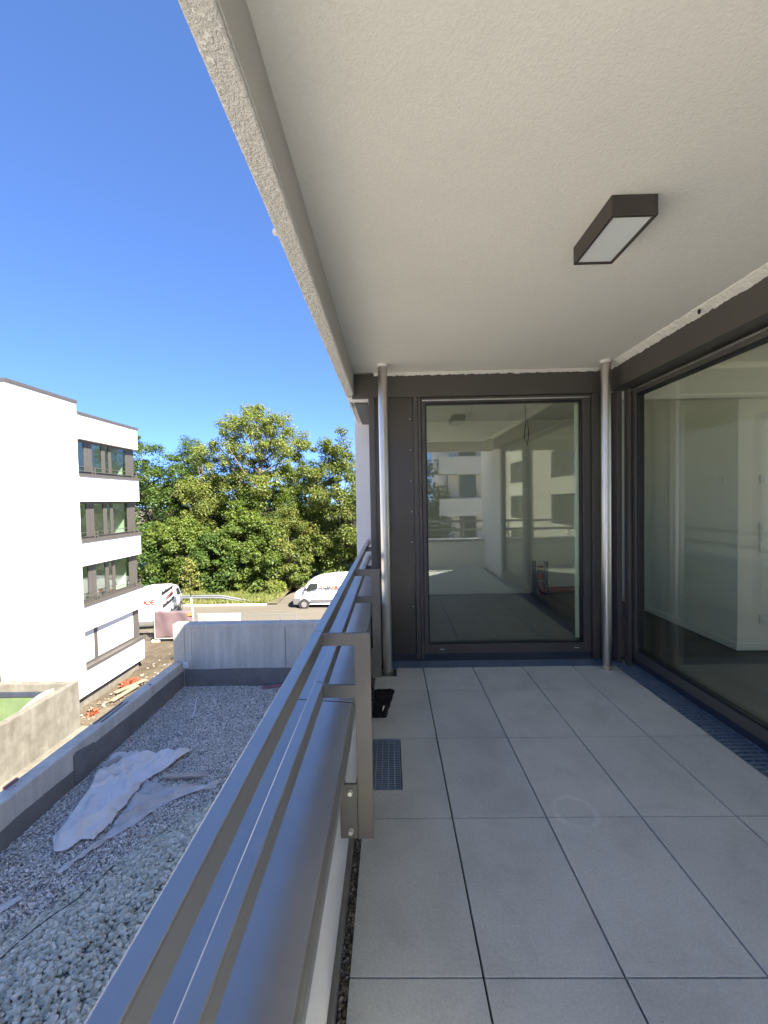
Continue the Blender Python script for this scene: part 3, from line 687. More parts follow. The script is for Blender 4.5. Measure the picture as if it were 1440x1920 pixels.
# ================================================================== FLOOR MAT
xs_, ys_ = np.meshgrid(np.linspace(-.135, .0, 60), np.linspace(2.60, 2.965, 120))
def mat_shape():
    nx, ny = 60, 120; X = xs_.copy(); Y = ys_
    t = (Y - 2.60) / .365
    X = -.14 + (X + .135) / .135 * (0.09 + 0.055 * t + .002 * np.sin(Y * 60)) 
    Z = .006 + .016 * vnoise(X * 35, Y * 25, 3) + .012 * vnoise(X * 160, Y * 160, 4) + .03 * np.exp(-((Y - 2.68) / .05) ** 2) * vnoise(X * 20, Y * 9, 8)
    edge = np.minimum(np.minimum((np.arange(nx) / 6.0)[None, :], ((nx - 1 - np.arange(nx)) / 6.0)[None, :]), np.minimum((np.arange(ny) / 6.0)[:, None], ((ny - 1 - np.arange(ny)) / 6.0)[:, None])).clip(0, 1)
    Z = .0015 + (Z) * np.sqrt(edge)
    V = np.stack([X, Y, Z], -1).reshape(-1, 3); i = (np.arange(nx - 1)[None, :] + nx * np.arange(ny - 1)[:, None]).ravel()
    return V, np.stack([i, i + 1, i + nx + 1, i + nx], -1)
V, F_ = mat_shape()
mt_ = thing('floor_mat', (-.07, 2.78, 0), 'small dark violet shaggy mat lying on the tiles behind the railing post', 'mat')
np_mesh('pile', V, F_, MATF, mt_, smooth=True)
MB().tube([(-.073, 2.635, .030), (-.066, 2.66, .042), (-.060, 2.69, .040)], [.003, .006, .003], 6).build('tag', OPAL, mt_)

# ================================================================== GRAVEL TERRACE
GZ = -2.90
MB().box(-5.05, -0.435, -6, 9.56, -7.55, GZ - 0.06).build('terrace_deck', CONC, kind='structure')
def heap(X, Y):
    # pebble heap rising to the wall of our building; toe follows a slanted line
    toe = -4.15 + 0.66 * (Y - 4.0) + 0.18 * (vnoise(Y * 1.4, X * 0 + 2.0, 9) - .5) + .10 * (vnoise(Y * 4, X * 0 + 3.0, 19) - .5)
    d = np.clip((X - toe) / 1.6, 0, 1)
    d = d * d * (3 - 2 * d)
    fade = np.clip((7.0 - Y) / 1.2, 0, 1)
    return 0.42 * d * (0.7 + 0.45 * vnoise(X * 1.0, Y * 1.0, 4)) * fade
def gfloor(X, Y): return GZ + 0.035 * (vnoise(X * 1.3, Y * 1.3, 6) - .5) + 0.02 * (vnoise(X * 4, Y * 4, 7) - .5)
grid_sheet('gravel_bed', -4.93, -0.436, -1.0, 9.555, 140, 260, lambda X, Y: gfloor(X, Y) - 0.008 + heap(X, Y), GBASE)
n = 115000
x = RNG.uniform(-4.9, -1.9, n); y = 3.2 + RNG.uniform(0, 1, n) * 6.33
k = heap(x, y) < 0.03
P = np.stack([x, y, gfloor(x, y) + RNG.uniform(-.006, .010, n)], -1)[k]
setp(stones('fine_gravel', P, 0.0125, CHIPS, 0.75, low=True), 'fine grey and white chippings covering the lower terrace', 'gravel')
n = 34000
x = RNG.uniform(-4.6, -1.2, n); y = RNG.uniform(2.3, 7.0, n)
h_ = heap(x, y); k = (h_ > 0.015) & (RNG.uniform(0, 1, n) < np.clip(h_ / .06, .15, 1))
P = np.stack([x, y, gfloor(x, y) + h_ + RNG.uniform(-.010, .016, n)], -1)[k]
setp(stones('pebble_heap', P, 0.019, PEBBLE, 0.72, elong=1.5), 'heap of coarse grey green pebbles spilling over the terrace gravel', 'gravel')

# low wall along the terrace
lw_ = thing('concrete_wall', (-5.03, 5, -2.9), 'long low concrete wall edging the gravel terrace on its left', 'wall')
MB().box(-5.13, -4.905, -6, 9.545, -7.5, -2.31).build('wall', CONC, lw_, bevel=.012)
def strip(par, horiz, a0, a1, c0, zb, zt, amp, n=70, seed=1):
    A = np.linspace(a0, a1, n); top = zt + amp * (vnoise(A * .9, A * 0 + 1.5, seed) - .5) * 2 + amp * .4 * (vnoise(A * 4, A * 0, seed + 1) - .5)
    mb = MB(); 
    pts = [(a, zb) for a in (a0, a1)] + [(float(a), float(t)) for a, t in zip(A[::-1], top[::-1])]
    if horiz == 'x': mb.prism(pts, 'y', c0 - .009, c0)
    else: mb.prism(pts, 'x', c0, c0 + .009)
    return mb.build('membrane_strip', MEMBRANE, par)
strip(lw_, 'y', 6.62, 9.54, -4.9045, -2.95, -2.51, .035, 50, 3)
strip(lw_, 'y', -5, 6.15, -4.9045, -2.95, -2.64, .05, 90, 5)
MB().prism([(6.16, -2.95), (6.16, -2.43), (6.22, -2.40), (6.60, -2.47), (6.61, -2.95)], 'x', -4.9045, -4.885).build('membrane_flap', MEMBRANE, lw_)
MB().cyl((-4.99, 8.35, -2.3105), (-4.99, 8.35, -2.303), .022, 12).build('anchor_hole', GASKET, lw_)
mb_ = MB()
setp(MB().bar((-5.07, 6.85, -2.30), (-5.07, 7.6, -2.30), .02, .02).build('steel_strip', mat('rusty_steel', (0.20, 0.15, 0.11), .7, .3, var=.3, vs=30)), 'thin rusty steel strip lying along the outer edge of the low wall', 'steel strip')
setp(MB().bar((-4.99, 6.9, -2.302), (-4.99, 7.63, -2.302), .016, .015).build('steel_strip', bpy.data.materials['rusty_steel']), 'thin rusty steel strip lying on the low wall, nearer the gravel', 'steel strip')
setp(MB().bar((-5.11, 5.25, -2.29), (-5.11, 5.45, -2.29), .035, .035).build('wood_offcut', REDWOOD, bevel=.004), 'small reddish wood offcut on the near end of the low wall', 'wood offcut')
# back wall
bk = thing('concrete_wall', (-2.7, 9.7, -2.9), 'taller grey concrete wall of jointed panels closing the far end of the gravel terrace', 'wall')
for a, b in ((-5.13, -4.868), (-4.862, -4.706), (-4.70, -2.505), (-2.495, -0.40)):
    MB().box(a, b, 9.56, 9.80, -7.5, -1.52).build('concrete_panel', CONC, bk, bevel=.006)
MB().box(-5.12, -0.41, 9.574, 9.785, -7.5, -1.53).build('core', GASKET, bk)
MB().box(-4.866, -0.40, 9.545, 9.82, -1.518, -1.43).build('coping', CONC, bk, bevel=.01)
MB().box(-5.13, -4.868, 9.555, 9.82, -1.518, -1.425).build('coping', CONC, bk, bevel=.01)
strip(bk, 'x', -4.88, -0.45, 9.559, -2.95, -2.47, .02, 60, 8)
MB().box(-4.90, -4.77, 9.50, 9.543, -2.44, -2.30).build('plaster_block', PLASTER, bk, bevel=.008)

# cloth on the gravel
def in_poly(x, y, poly):
    r = np.zeros_like(x, dtype=bool); n = len(poly); j = n - 1
    for i in range(n):
        xi, yi = poly[i]; xj, yj = poly[j]
        r ^= ((yi > y) != (yj > y)) & (x < (xj - xi) * (y - yi) / (yj - yi + 1e-12) + xi); j = i
    return r
def poly_dist(x, y, poly):
    d = np.full(x.shape, 1e9)
    for (ax, ay), (bx, by) in zip(poly, poly[1:] + poly[:1]):
        dx, dy = bx - ax, by - ay; t = np.clip(((x - ax) * dx + (y - ay) * dy) / (dx * dx + dy * dy), 0, 1)
        d = np.minimum(d, np.hypot(x - ax - t * dx, y - ay - t * dy))
    return d
def draped(name, poly, mt, base, fold, h=0.015, seed=1):
    xs = [p[0] for p in poly]; ys = [p[1] for p in poly]
    X, Y = np.meshgrid(np.arange(min(xs) - .05, max(xs) + .05, h), np.arange(min(ys) - .05, max(ys) + .05, h))
    wx = .014 * (vnoise(X * 7, Y * 7, seed) - .5); wy = .014 * (vnoise(X * 7, Y * 7, seed + 1) - .5)
    ins = in_poly(X + wx, Y + wy, poly); d = poly_dist(X, Y, poly)
    Z = base(X, Y) + fold(X, Y) * np.clip(d / .07, .25, 1)
    ny, nx = X.shape; c = ins[:-1, :-1] & ins[1:, :-1] & ins[:-1, 1:] & ins[1:, 1:]
    jj, ii = np.nonzero(c); i = jj * nx + ii
    F = np.stack([i, i + 1, i + nx + 1, i + nx], -1); V = np.stack([X, Y, Z], -1).reshape(-1, 3)
    u, inv = np.unique(F, return_inverse=True); V = V[u]; F = inv.reshape(F.shape)
    n_ = len(V); V2 = V.copy(); V2[:, 2] -= .004
    # solid: top, bottom and rim
    e = np.concatenate([F[:, [0, 1]], F[:, [1, 2]], F[:, [2, 3]], F[:, [3, 0]]]); s = np.sort(e, 1)
    key = s[:, 0] * (n_ + 1) + s[:, 1]; uq, ix, ct = np.unique(key, return_index=True, return_counts=True); be = e[ix[ct == 1]]
    rim = np.stack([be[:, 1], be[:, 0], be[:, 0] + n_, be[:, 1] + n_], -1)
    return np_mesh(name, np.concatenate([V, V2]), np.concatenate([F, F[:, ::-1] + n_, rim]), mt, smooth=True)
def cl_base(X, Y): return np.maximum(gfloor(X, Y), gfloor(X, Y) + heap(X, Y)) + .03
def ridge(X, Y, ax, ay, bx, by, wd, ht):
    dx, dy = bx - ax, by - ay; L = math.hypot(dx, dy); t = ((X - ax) * dx + (Y - ay) * dy) / L / L
    ds = ((X - ax) * -dy + (Y - ay) * dx) / L + .04 * (vnoise(t * 6, t * 0, int(abs(ax * 100))) - .5)
    return ht * np.exp(-(ds / wd) ** 2) * np.clip(t * 4, 0, 1) * np.clip((1 - t) * 4, 0, 1)
def cl_fold(X, Y):
    u = X * .62 + Y * .78; q = -X * .78 + Y * .62     # creases run mostly along one pull direction
    w1 = .35 * (vnoise(u * 1.6, q * 1.6, 61) - .5)
    cr = lambda f, sd, e: (1 - np.abs(vnoise(u * .9, (q + w1) * f, sd) - .5) * 2) ** e
    z = .04 * vnoise(X * 2, Y * 2, 21) + .11 * cr(3.6, 62, 4) + .075 * cr(7.5, 63, 5) + .02 * vnoise(u * 6, q * 18, 64)
    for r in ((-3.5, 6.95, -3.75, 6.2, .03, .09), (-3.55, 6.85, -4.10, 5.15, .05, .10), (-3.7, 6.6, -4.05, 5.6, .035, .07), (-4.1, 6.9, -4.2, 6.1, .04, .06), (-4.45, 6.6, -3.9, 5.9, .05, .06), (-4.75, 6.2, -4.1, 6.2, .05, .07), (-4.6, 6.0, -4.2, 5.0, .06, .07), (-4.4, 5.9, -4.0, 5.0, .04, .07), (-3.9, 6.9, -3.95, 6.4, .03, .06)):
        z = z + ridge(X, Y, *r)
    return z
cpoly = [(-4.83, 6.90), (-4.55, 6.96), (-4.32, 6.91), (-4.1, 6.97), (-3.45, 6.99), (-3.66, 6.48), (-3.85, 6.26), (-3.83, 5.75), (-3.80, 5.40), (-3.82, 5.08), (-4.0, 5.12), (-4.06, 4.95), (-4.21, 4.93), (-4.41, 5.14), (-4.57, 5.99), (-4.80, 6.55)]
setp(draped('fleece_sheet', cpoly, CLOTH, cl_base, cl_fold), 'crumpled pale fleece sheet spread over the gravel against the low wall', 'cloth')
fpoly = [(-3.86, 6.24), (-3.62, 6.20), (-3.4, 6.10), (-3.1, 6.12), (-2.66, 6.24), (-2.70, 6.08), (-3.0, 5.98), (-3.30, 5.72), (-3.45, 5.45), (-3.60, 5.22), (-3.80, 4.86), (-3.9, 4.62), (-3.98, 4.66), (-3.84, 5.05), (-3.76, 5.2), (-3.81, 5.72)]
setp(draped('plastic_film', fpoly, FILM, lambda X, Y: cl_base(X, Y) - .012, lambda X, Y: .10 * (1 - np.abs(vnoise((X * .5 - Y * .86) * 7, (X * .86 + Y * .5) * 2, 31) - .5) * 2) ** 5 + .06 * (1 - np.abs(vnoise((X * .5 - Y * .86) * 15, (X * .86 + Y * .5) * 4, 32) - .5) * 2) ** 4, seed=5), 'thin wrinkled grey film between the fleece sheet and the pebble heap', 'plastic film')
fp2 = [(-4.55, 4.05), (-4.30, 4.25), (-4.12, 4.42), (-4.05, 4.35), (-4.22, 4.10), (-4.40, 3.98)]
setp(draped('plastic_scrap', fp2, FILM, lambda X, Y: cl_base(X, Y) - .01, lambda X, Y: .04 * vnoise(X * 8, Y * 8, 33), seed=7), 'small scrap of pale film at the near edge of the gravel', 'plastic film')
setp(MB().bar((-4.66, 6.42, -2.80), (-4.50, 6.66, -2.775), .10, .07).build('stone_block', STONEB, bevel=.008), 'sandy coloured block weighing down a corner of the fleece sheet', 'block')
setp(MB().bar((-3.62, 6.32, -2.86), (-2.98, 6.34, -2.855), .085, .03).build('timber_lath', STONEB, bevel=.004), 'short pale lath half buried in the gravel beside the fleece sheet', 'lath')
setp(MB().bar((-3.02, 9.38, -2.86), (-2.50, 9.50, -2.85), .10, .035).build('red_board', REDWOOD, bevel=.005), 'short reddish board lying on gravel in front of the far concrete wall', 'board')
setp(MB().tube([(-4.02, 8.1, -2.88), (-4.1, 8.4, -2.87), (-4.25, 8.75, -2.875), (-4.32, 8.95, -2.88)], .012, 6).build('pale_stick', PLASTER), 'thin pale stick lying on the gravel near the low wall', 'stick')
ck = []
for t in np.linspace(0, 1, 14):
    x_ = -3.62 + .30 * t; y_ = 3.2 + 1.5 * t; ck.append((x_ + .015 * math.sin(9 * t), y_, float(gfloor(np.array([x_]), np.array([y_]))[0] + heap(np.array([x_]), np.array([y_]))[0]) + .028))
setp(MB().tube(ck, .005, 6).build('thin_cable', GASKET), 'thin dark cable stretched across the pebble heap', 'cable')

# ================================================================== LEFT BUILDING
lb = thing('apartment_building', (-17, 18, -7.4), 'white four storey building on the left with dark ribbon windows', 'building')
FX = -13.38; BX = -26.0; Y0, YW, Y1 = 14.46, 17.73, 22.0
MB().box(FX - .35, FX, Y0, YW, -6.86, 5.78).build('wall', FACADE2, lb)
MB().box(BX, -17.6, Y0, Y0 + .35, -6.86, 5.78).build('wall', FACADE2, lb)
MB().box(-17.6, FX - .352, Y0, Y0 + .35, 0.95, 5.78).build('wall', FACADE2, lb)
MB().box(-14.0, FX - .352, Y0, Y0 + .35, -6.86, 0.947).build('wall', FACADE2, lb)
MB().box(-17.6, -14.0, Y0, Y0 + .35, -6.86, -6.2).build('wall', FACADE2, lb)
MB().box(BX, BX + .3, Y0 + .36, Y1, -6.86, 5.3).build('wall', FACADE2, lb)
MB().box(BX + .31, FX - .36, Y1 - .3, Y1, -6.86, 5.3).build('wall', FACADE, lb)
MB().box(BX - .04, FX + .04, Y0 - .04, YW + .02, 5.783, 5.90).build('roof_edge', FRAME, lb)
MB().box(BX - .04, FX + .04, YW + .021, Y1 + .05, 5.34, 5.45).build('roof_edge', FRAME, lb)
sills = [(4.30, 2.80), (1.57, -0.09), (-1.24, -2.90), (-4.10, -5.66)]
bands = [(5.338, 4.30)] + [(sills[i][1] - .12, sills[i + 1][0]) for i in range(3)] + [(sills[3][1] - .12, -6.86)]
for t_, b_ in bands: MB().box(FX - .25, FX - .002, YW + .002, Y1, b_, t_).build('wall', FACADE, lb)
for t_ in (5.2, 2.3, -0.55, -3.45, -6.3):
    MB().box(BX + .31, FX - .36, Y0 + .37, Y1 - .31, t_ - .35, t_).build('floor_slab', WHITE_IN, lb)
MB().box(-17.2, -17.0, YW - .5, Y1 - .31, -6.2, 4.8).build('inner_wall', WHITE_IN, lb)
MB().box(-16.9, FX - .37, YW - .25, YW - .1, -6.2, 4.8).build('inner_wall', WHITE_IN, lb)
WX = FX - .24    # window plane
for si, (zt, zb) in enumerate(sills):
    segs = [(17.735, 17.80), (18.42, 18.64), (18.66, 18.91), (19.54, 19.79), (20.05, 20.24), (21.34, 21.56)] if si < 3 else [(17.735, 17.80), (18.62, 18.85)]
    if si == 3: segs += [(21.50, 21.56)]
    fr = MB(); ft = .10
    for a, b in segs: fr.box(WX - .06, WX, a, b, zb, zt)
    last = segs[-1][1]
    fr.box(WX - .055, WX - .004, 17.735, last, zt - ft, zt); fr.box(WX - .055, WX - .004, 17.735, last, zb, zb + ft)
    wn = fr.build('window', FRAME, lb)
    MB().box(WX - .30, WX + .01, 21.562, 21.97, zb, zt).build('corner_panel', FRAME, wn)
    e = [b for a, b in segs][:-1]; s_ = [a for a, b in segs][1:]
    for a, b in zip(e, s_):
        if b - a > .1:
            MB().box(WX - .04, WX - .02, a, b, zb + ft, zt - ft).build('pane', GLASS_FAR if si < 3 else BLIND, wn)
    if si == 3:
        MB().box(WX - .018, WX - .012, 17.80, 18.62, zb + ft, zt - ft).build('roller_blind', BLIND, wn)
        MB().box(WX - .018, WX - .012, 18.85, 21.50, zb + ft, zt - ft).build('roller_blind', BLIND, wn)
    MB().box(WX - .06, FX + .05, YW + .006, Y1 + .06, zb - .12, zb - .002).build('sill', FRAME, wn)
    if si < 3:
        gr = MB()
        for dz in (.11, .30): gr.box(FX - .085, FX - .055, YW + .01, Y1 + .05, zb + dz - .015, zb + dz + .015)
        for yy in (18.6, 18.78, 21.5, 21.85): gr.box(FX - .05, FX - .02, yy, yy + .05, zb, zb + .33)
        gr.build('guard_rail', FRAME, wn)
# tall glazing on the side facing us, at its left
gl = MB().box(-17.6, -17.5, Y0 + .15, Y0 + .25, -6.2, .94).box(-14.1, -14.0, Y0 + .15, Y0 + .25, -6.2, .94).box(-17.5, -14.1, Y0 + .16, Y0 + .24, .84, .94).box(-17.5, -14.1, Y0 + .16, Y0 + .24, -2.8, -2.6).build('glazing', FRAME, lb)
MB().box(-17.5, -14.1, Y0 + .19, Y0 + .21, -2.6, .84).build('pane', GLASS_FAR, gl)
MB().box(-17.5, -14.1, Y0 + .19, Y0 + .21, -6.2, -2.8).build('pane', GLASS_FAR, gl)
MB().box(BX + .1, FX - .22, Y0 + .2, Y1 - .2, -7.5, -6.862).build('plinth', CONC2, lb)
# a matching block further back on the same side, mirrored in the glass behind us
dup(lb, (-10, -19.5, -7.4), 'white four storey building behind the camera with dark ribbon windows, mirrored in the far window')
dup(lb, (-10, -28.5, -7.4), 'white four storey building farthest behind the camera, mirrored between the frames of the far window')
# shaded neighbour straight behind the camera
nb = thing('apartment_building', (9, -24, -7.4), 'white stepped building behind the camera, mirrored pale in the left of the far window', 'building')
MB().box(4.2, 16, -34, -23, -7.4, 6.5).build('wall', FACADE, nb)
for zb in (-2.6, 0.3, 3.2): MB().box(3.4, 16.5, -23, -21.6, zb - 0.1, zb + 1.1).build('balcony', PLASTER, nb)
for zb in (-1.4, 1.5, 4.4):
    for k in range(4):
        wn = MB().box(5.0 + 2.6 * k, 6.2 + 2.6 * k, -22.999, -22.95, zb, zb + 1.6).build('window', FRAME, nb)
        MB().box(5.1 + 2.6 * k, 6.1 + 2.6 * k, -22.949, -22.93, zb + .1, zb + 1.5).build('pane', CARGLASS, wn)

# ================================================================== LIGHT WELL
WXo = -10.99; WT = -4.72
lwell = thing('light_well', (-13, 11, -7.4), 'sunlit blotchy concrete light well wall in front of the left building', 'concrete wall')
MB().box(WXo - .24, WXo, 4.0, 14.2, -7.5, WT).build('side_wall', CONC2, lwell, bevel=.01)
MB().box(-22, WXo - .242, 13.96, 14.2, -7.5, WT - .003).build('end_wall', CONC2, lwell, bevel=.01)
MB().box(WXo - .02, WXo + .25, 4.0, 14.28, -7.5, -6.35).build('footing', CONC2, lwell, bevel=.02)
MB().box(-22, WXo - .243, 4.0, 13.955, -7.5, -6.55).build('floor', MEMBRANE, lwell)
for k in range(5): MB().box(-13.49 - 2.2 * k + .01, -13.49 - 2.2 * (k - 1) - .01, 13.90, 13.957, -6.05, -5.13).build('insulation_board', GREENP, lwell)
MB().box(-22, WXo - .245, 13.87, 13.957, -5.125, -4.98).build('dark_strip', DARKPIT, lwell)  # plain dark strip along the top of the end wall's inner face
mbx = MB(); prof = []
for t in np.linspace(0, 1, 24):
    yy = 13.6 - 3.2 * t; zz = -4.78 - 0.55 * t + .10 * math.sin(9 * t) ; prof.append((yy, zz, .35 + .45 * math.sin(3.1 * t)))
vsx = []; fsx = []
for i, (yy, zz, bl) in enumerate(prof):
    for j in range(7):
        s = j / 6; vsx.append((WXo - .25 - bl * s * (1.2 - .4 * s) - .05, yy + .15 * s, zz + .18 * math.sin(math.pi * s) - .7 * s * s))
for i in range(len(prof) - 1):
    for j in range(6): a = i * 7 + j; fsx.append((a, a + 1, a + 8, a + 7))
ms = mbx.add(vsx, fsx).build('membrane_sheet', MEMBRANE, smooth=True)
sm = ms.modifiers.new('solid', 'SOLIDIFY'); sm.thickness = .015
setp(ms, 'black membrane sheet curling inside the light well', 'membrane')
setp(MB().bar((-13.2, 14.06, WT + .10), (-12.65, 14.10, WT + .25), .13, .07).box(-13.45, -12.9, 14.0, 14.12, WT, WT + .045).build('timber_offcut', WOODO, bevel=.006), 'orange timber offcut resting on the far wall of the light well', 'timber')

# ================================================================== SITE DEBRIS
def debris_net(cx, cy, r, label):
    n = int(260 * min(1, (r / .3))); a = RNG.uniform(0, 6.28, n); rr = r * np.sqrt(RNG.uniform(0, 1, n)); h = .04 + .30 * r * np.exp(-(rr / r) ** 2 * 2) * RNG.uniform(.3, 1, n)
    P = np.stack([cx + rr * np.cos(a), cy + rr * np.sin(a) * 1.6, -7.34 + h], -1)
    d1 = RNG.normal(0, .06, (n, 3)); d2 = RNG.normal(0, .06, (n, 3))
    V = np.stack([P, P + d1, P + d1 + d2, P + d2], 1).reshape(-1, 3)
    setp(np_mesh('warning_net', V, np.arange(4 * n).reshape(-1, 4), ORNET), label, 'netting')
debris_net(-12.9, 19.9, .30, 'crumpled orange netting on the soil at the middle of the left building')
debris_net(-12.6, 17.0, .14, 'small knot of orange netting on the soil nearer the light well')
n = 1100; x = RNG.uniform(-13.2, -9.5, n); y = RNG.uniform(15.0, 26, n)
P = np.stack([x, y, np.full(n, -7.40)], -1)
setp(stones('rubble', P, 0.045, RUBBLE, .6), 'pale rubble and clods scattered on the dry soil beside the left building', 'rubble')
for k, (cx, cy, a_) in enumerate([(-12.9, 18.8, 1.1), (-12.5, 18.0, 1.4)]):
    setp(MB().bar((cx, cy, -7.28), (cx + math.cos(a_) * 1.5, cy + math.sin(a_) * 1.5, -7.24), .25, .04).build('plank', WOOD, bevel=.005), ['pale plank on the soil under the left building, the farther one', 'pale plank on the soil under the left building, the nearer one'][k], 'plank')
hose = [(-12.2 + .9 * math.sin(t * 2.1) + .25 * t, 23.2 + .5 * math.cos(t * 1.7) + .15 * t, -7.30) for t in np.linspace(0, 6, 40)]
setp(MB().tube(hose, .025, 6).build('site_hose', BLACKPL), 'dark hose looping over the soil before the fence', 'hose')

# ================================================================== SITE FENCE
def fence_panel(x0, x1, y, banner, label, zg=-7.25, zt=-5.32):
    f = thing('fence_panel', ((x0 + x1) / 2, y, zg), label, 'fence', 'temporary construction fence panels')
    for xx in (x0, x1 - .045): MB().cyl((xx + .02, y, zg), (xx + .02, y, zt + .05), .021, 8).build('post', GALV, f)
    for zz in (zt, zg + .14): MB().cyl((x0 + .02, y, zz), (x1 - .02, y, zz), .016, 8).build('rail', GALV, f)
    wr = MB(); k = x0 + .1
    while k < x1 - .06: wr.box(k - .003, k + .003, y - .003, y + .003, zg + .14, zt); k += .12
    for zz in np.linspace(zg + .5, zt - .3, 4): wr.box(x0 + .03, x1 - .03, y - .003, y + .003, zz - .003, zz + .003)
    wr.build('wires', GALV, f, kind='stuff')
    MB().box(x0 - .15, x0 + .35, y - .12, y + .12, zg - .05, zg + .09).build('foot_block', CONC, f, bevel=.02)
    if banner is not None:
        nx, nz = 30, 14; X, Z = np.meshgrid(np.linspace(x0 + .08, x1 - .08, nx), np.linspace(zg + .20, zt - .02, nz))
        Yb = y - .05 - .035 * np.sin(X * 5.0 + Z * 1.5) - .06 * np.abs(vnoise(X * 2.5 + Z * 1.3, Z * 1.2, 40) - .5)
        V = np.stack([X, Yb, Z], -1).reshape(-1, 3); i = (np.arange(nx - 1)[None, :] + nx * np.arange(nz - 1)[:, None]).ravel()
        b = np_mesh('banner', V, np.stack([i, i + 1, i + nx + 1, i + nx], -1), banner, f, smooth=True)
        b.modifiers.new('solid', 'SOLIDIFY').thickness = .006
    return f
fence_panel(-18.6, -15.25, 26.2, None, 'open wire fence panel between the left building and the mauve banner', -7.3, -5.3)
fa = fence_panel(-15.15, -12.55, 26.0, MAUVE, 'fence panel covered by a mauve banner with pale hem', -7.3, -5.38)
hem = MB().box(-15.08, -15.02, 25.88, 25.90, -7.12, -5.5).box(-15.02, -12.65, 25.88, 25.90, -7.12, -7.06); hem.build('hem', WHITEB, fa)
MB().box(-12.95, -12.62, 25.86, 25.885, -5.68, -5.5).build('warning_plate', ORANGEP, fa, label='small orange plate at the banner corner')
fence_panel(-12.5, -9.55, 26.1, WHITEB, 'fence panel hung with a creased white banner behind the concrete wall', -7.35, -5.58)
fence_panel(-9.5, -6.1, 26.3, None, 'open wire fence panel on the right, in front of the bare road', -7.4, -5.74)
setp(MB().tube([(-7.3, 26.9, -7.4), (-7.3, 26.9, -6.05), (-7.28, 26.9, -5.9)], [.05, .05, .01], 8).build('marker_post', GREYPL, smooth=True), 'short grey marker post behind the open fence panel', 'post')

# ================================================================== CRASH BARRIER
gb = thing('crash_barrier', (-18, 34.9, -7.2), 'galvanised crash barrier along the road edge sloping down at its right end', 'barrier')
prof = [(-.155, 0), (-.11, .05), (-.05, .05), (0, 0.0), (.05, .05), (.11, .05), (.155, 0)]
path = [(-34, -6.52), (-15.2, -6.52), (-14.4, -6.56), (-12.4, -6.95), (-10.7, -7.22), (-10.4, -7.26)]
vsx = []; fsx = []
for px_, pz_ in path:
    for a, b in prof: vsx.append((px_, 34.85 - b, pz_ + a))
    for a, b in prof[::-1]: vsx.append((px_, 34.856 - b, pz_ + a))
L = 2 * len(prof)
for i in range(len(path) - 1):
    for j in range(L): a = i * L + j; a2 = i * L + (j + 1) % L; fsx.append((a, a2, a2 + L, a + L))
MB().add(vsx, fsx).build('beam', GALV, gb)
pb = MB().box(-32.05, -31.95, 34.86, 34.95, -7.3, -6.45).build('post', GALV, gb)
for k in range(1, 10): same(pb, 'post', (2.0 * k, 0, -.04 * max(0, k - 8)))

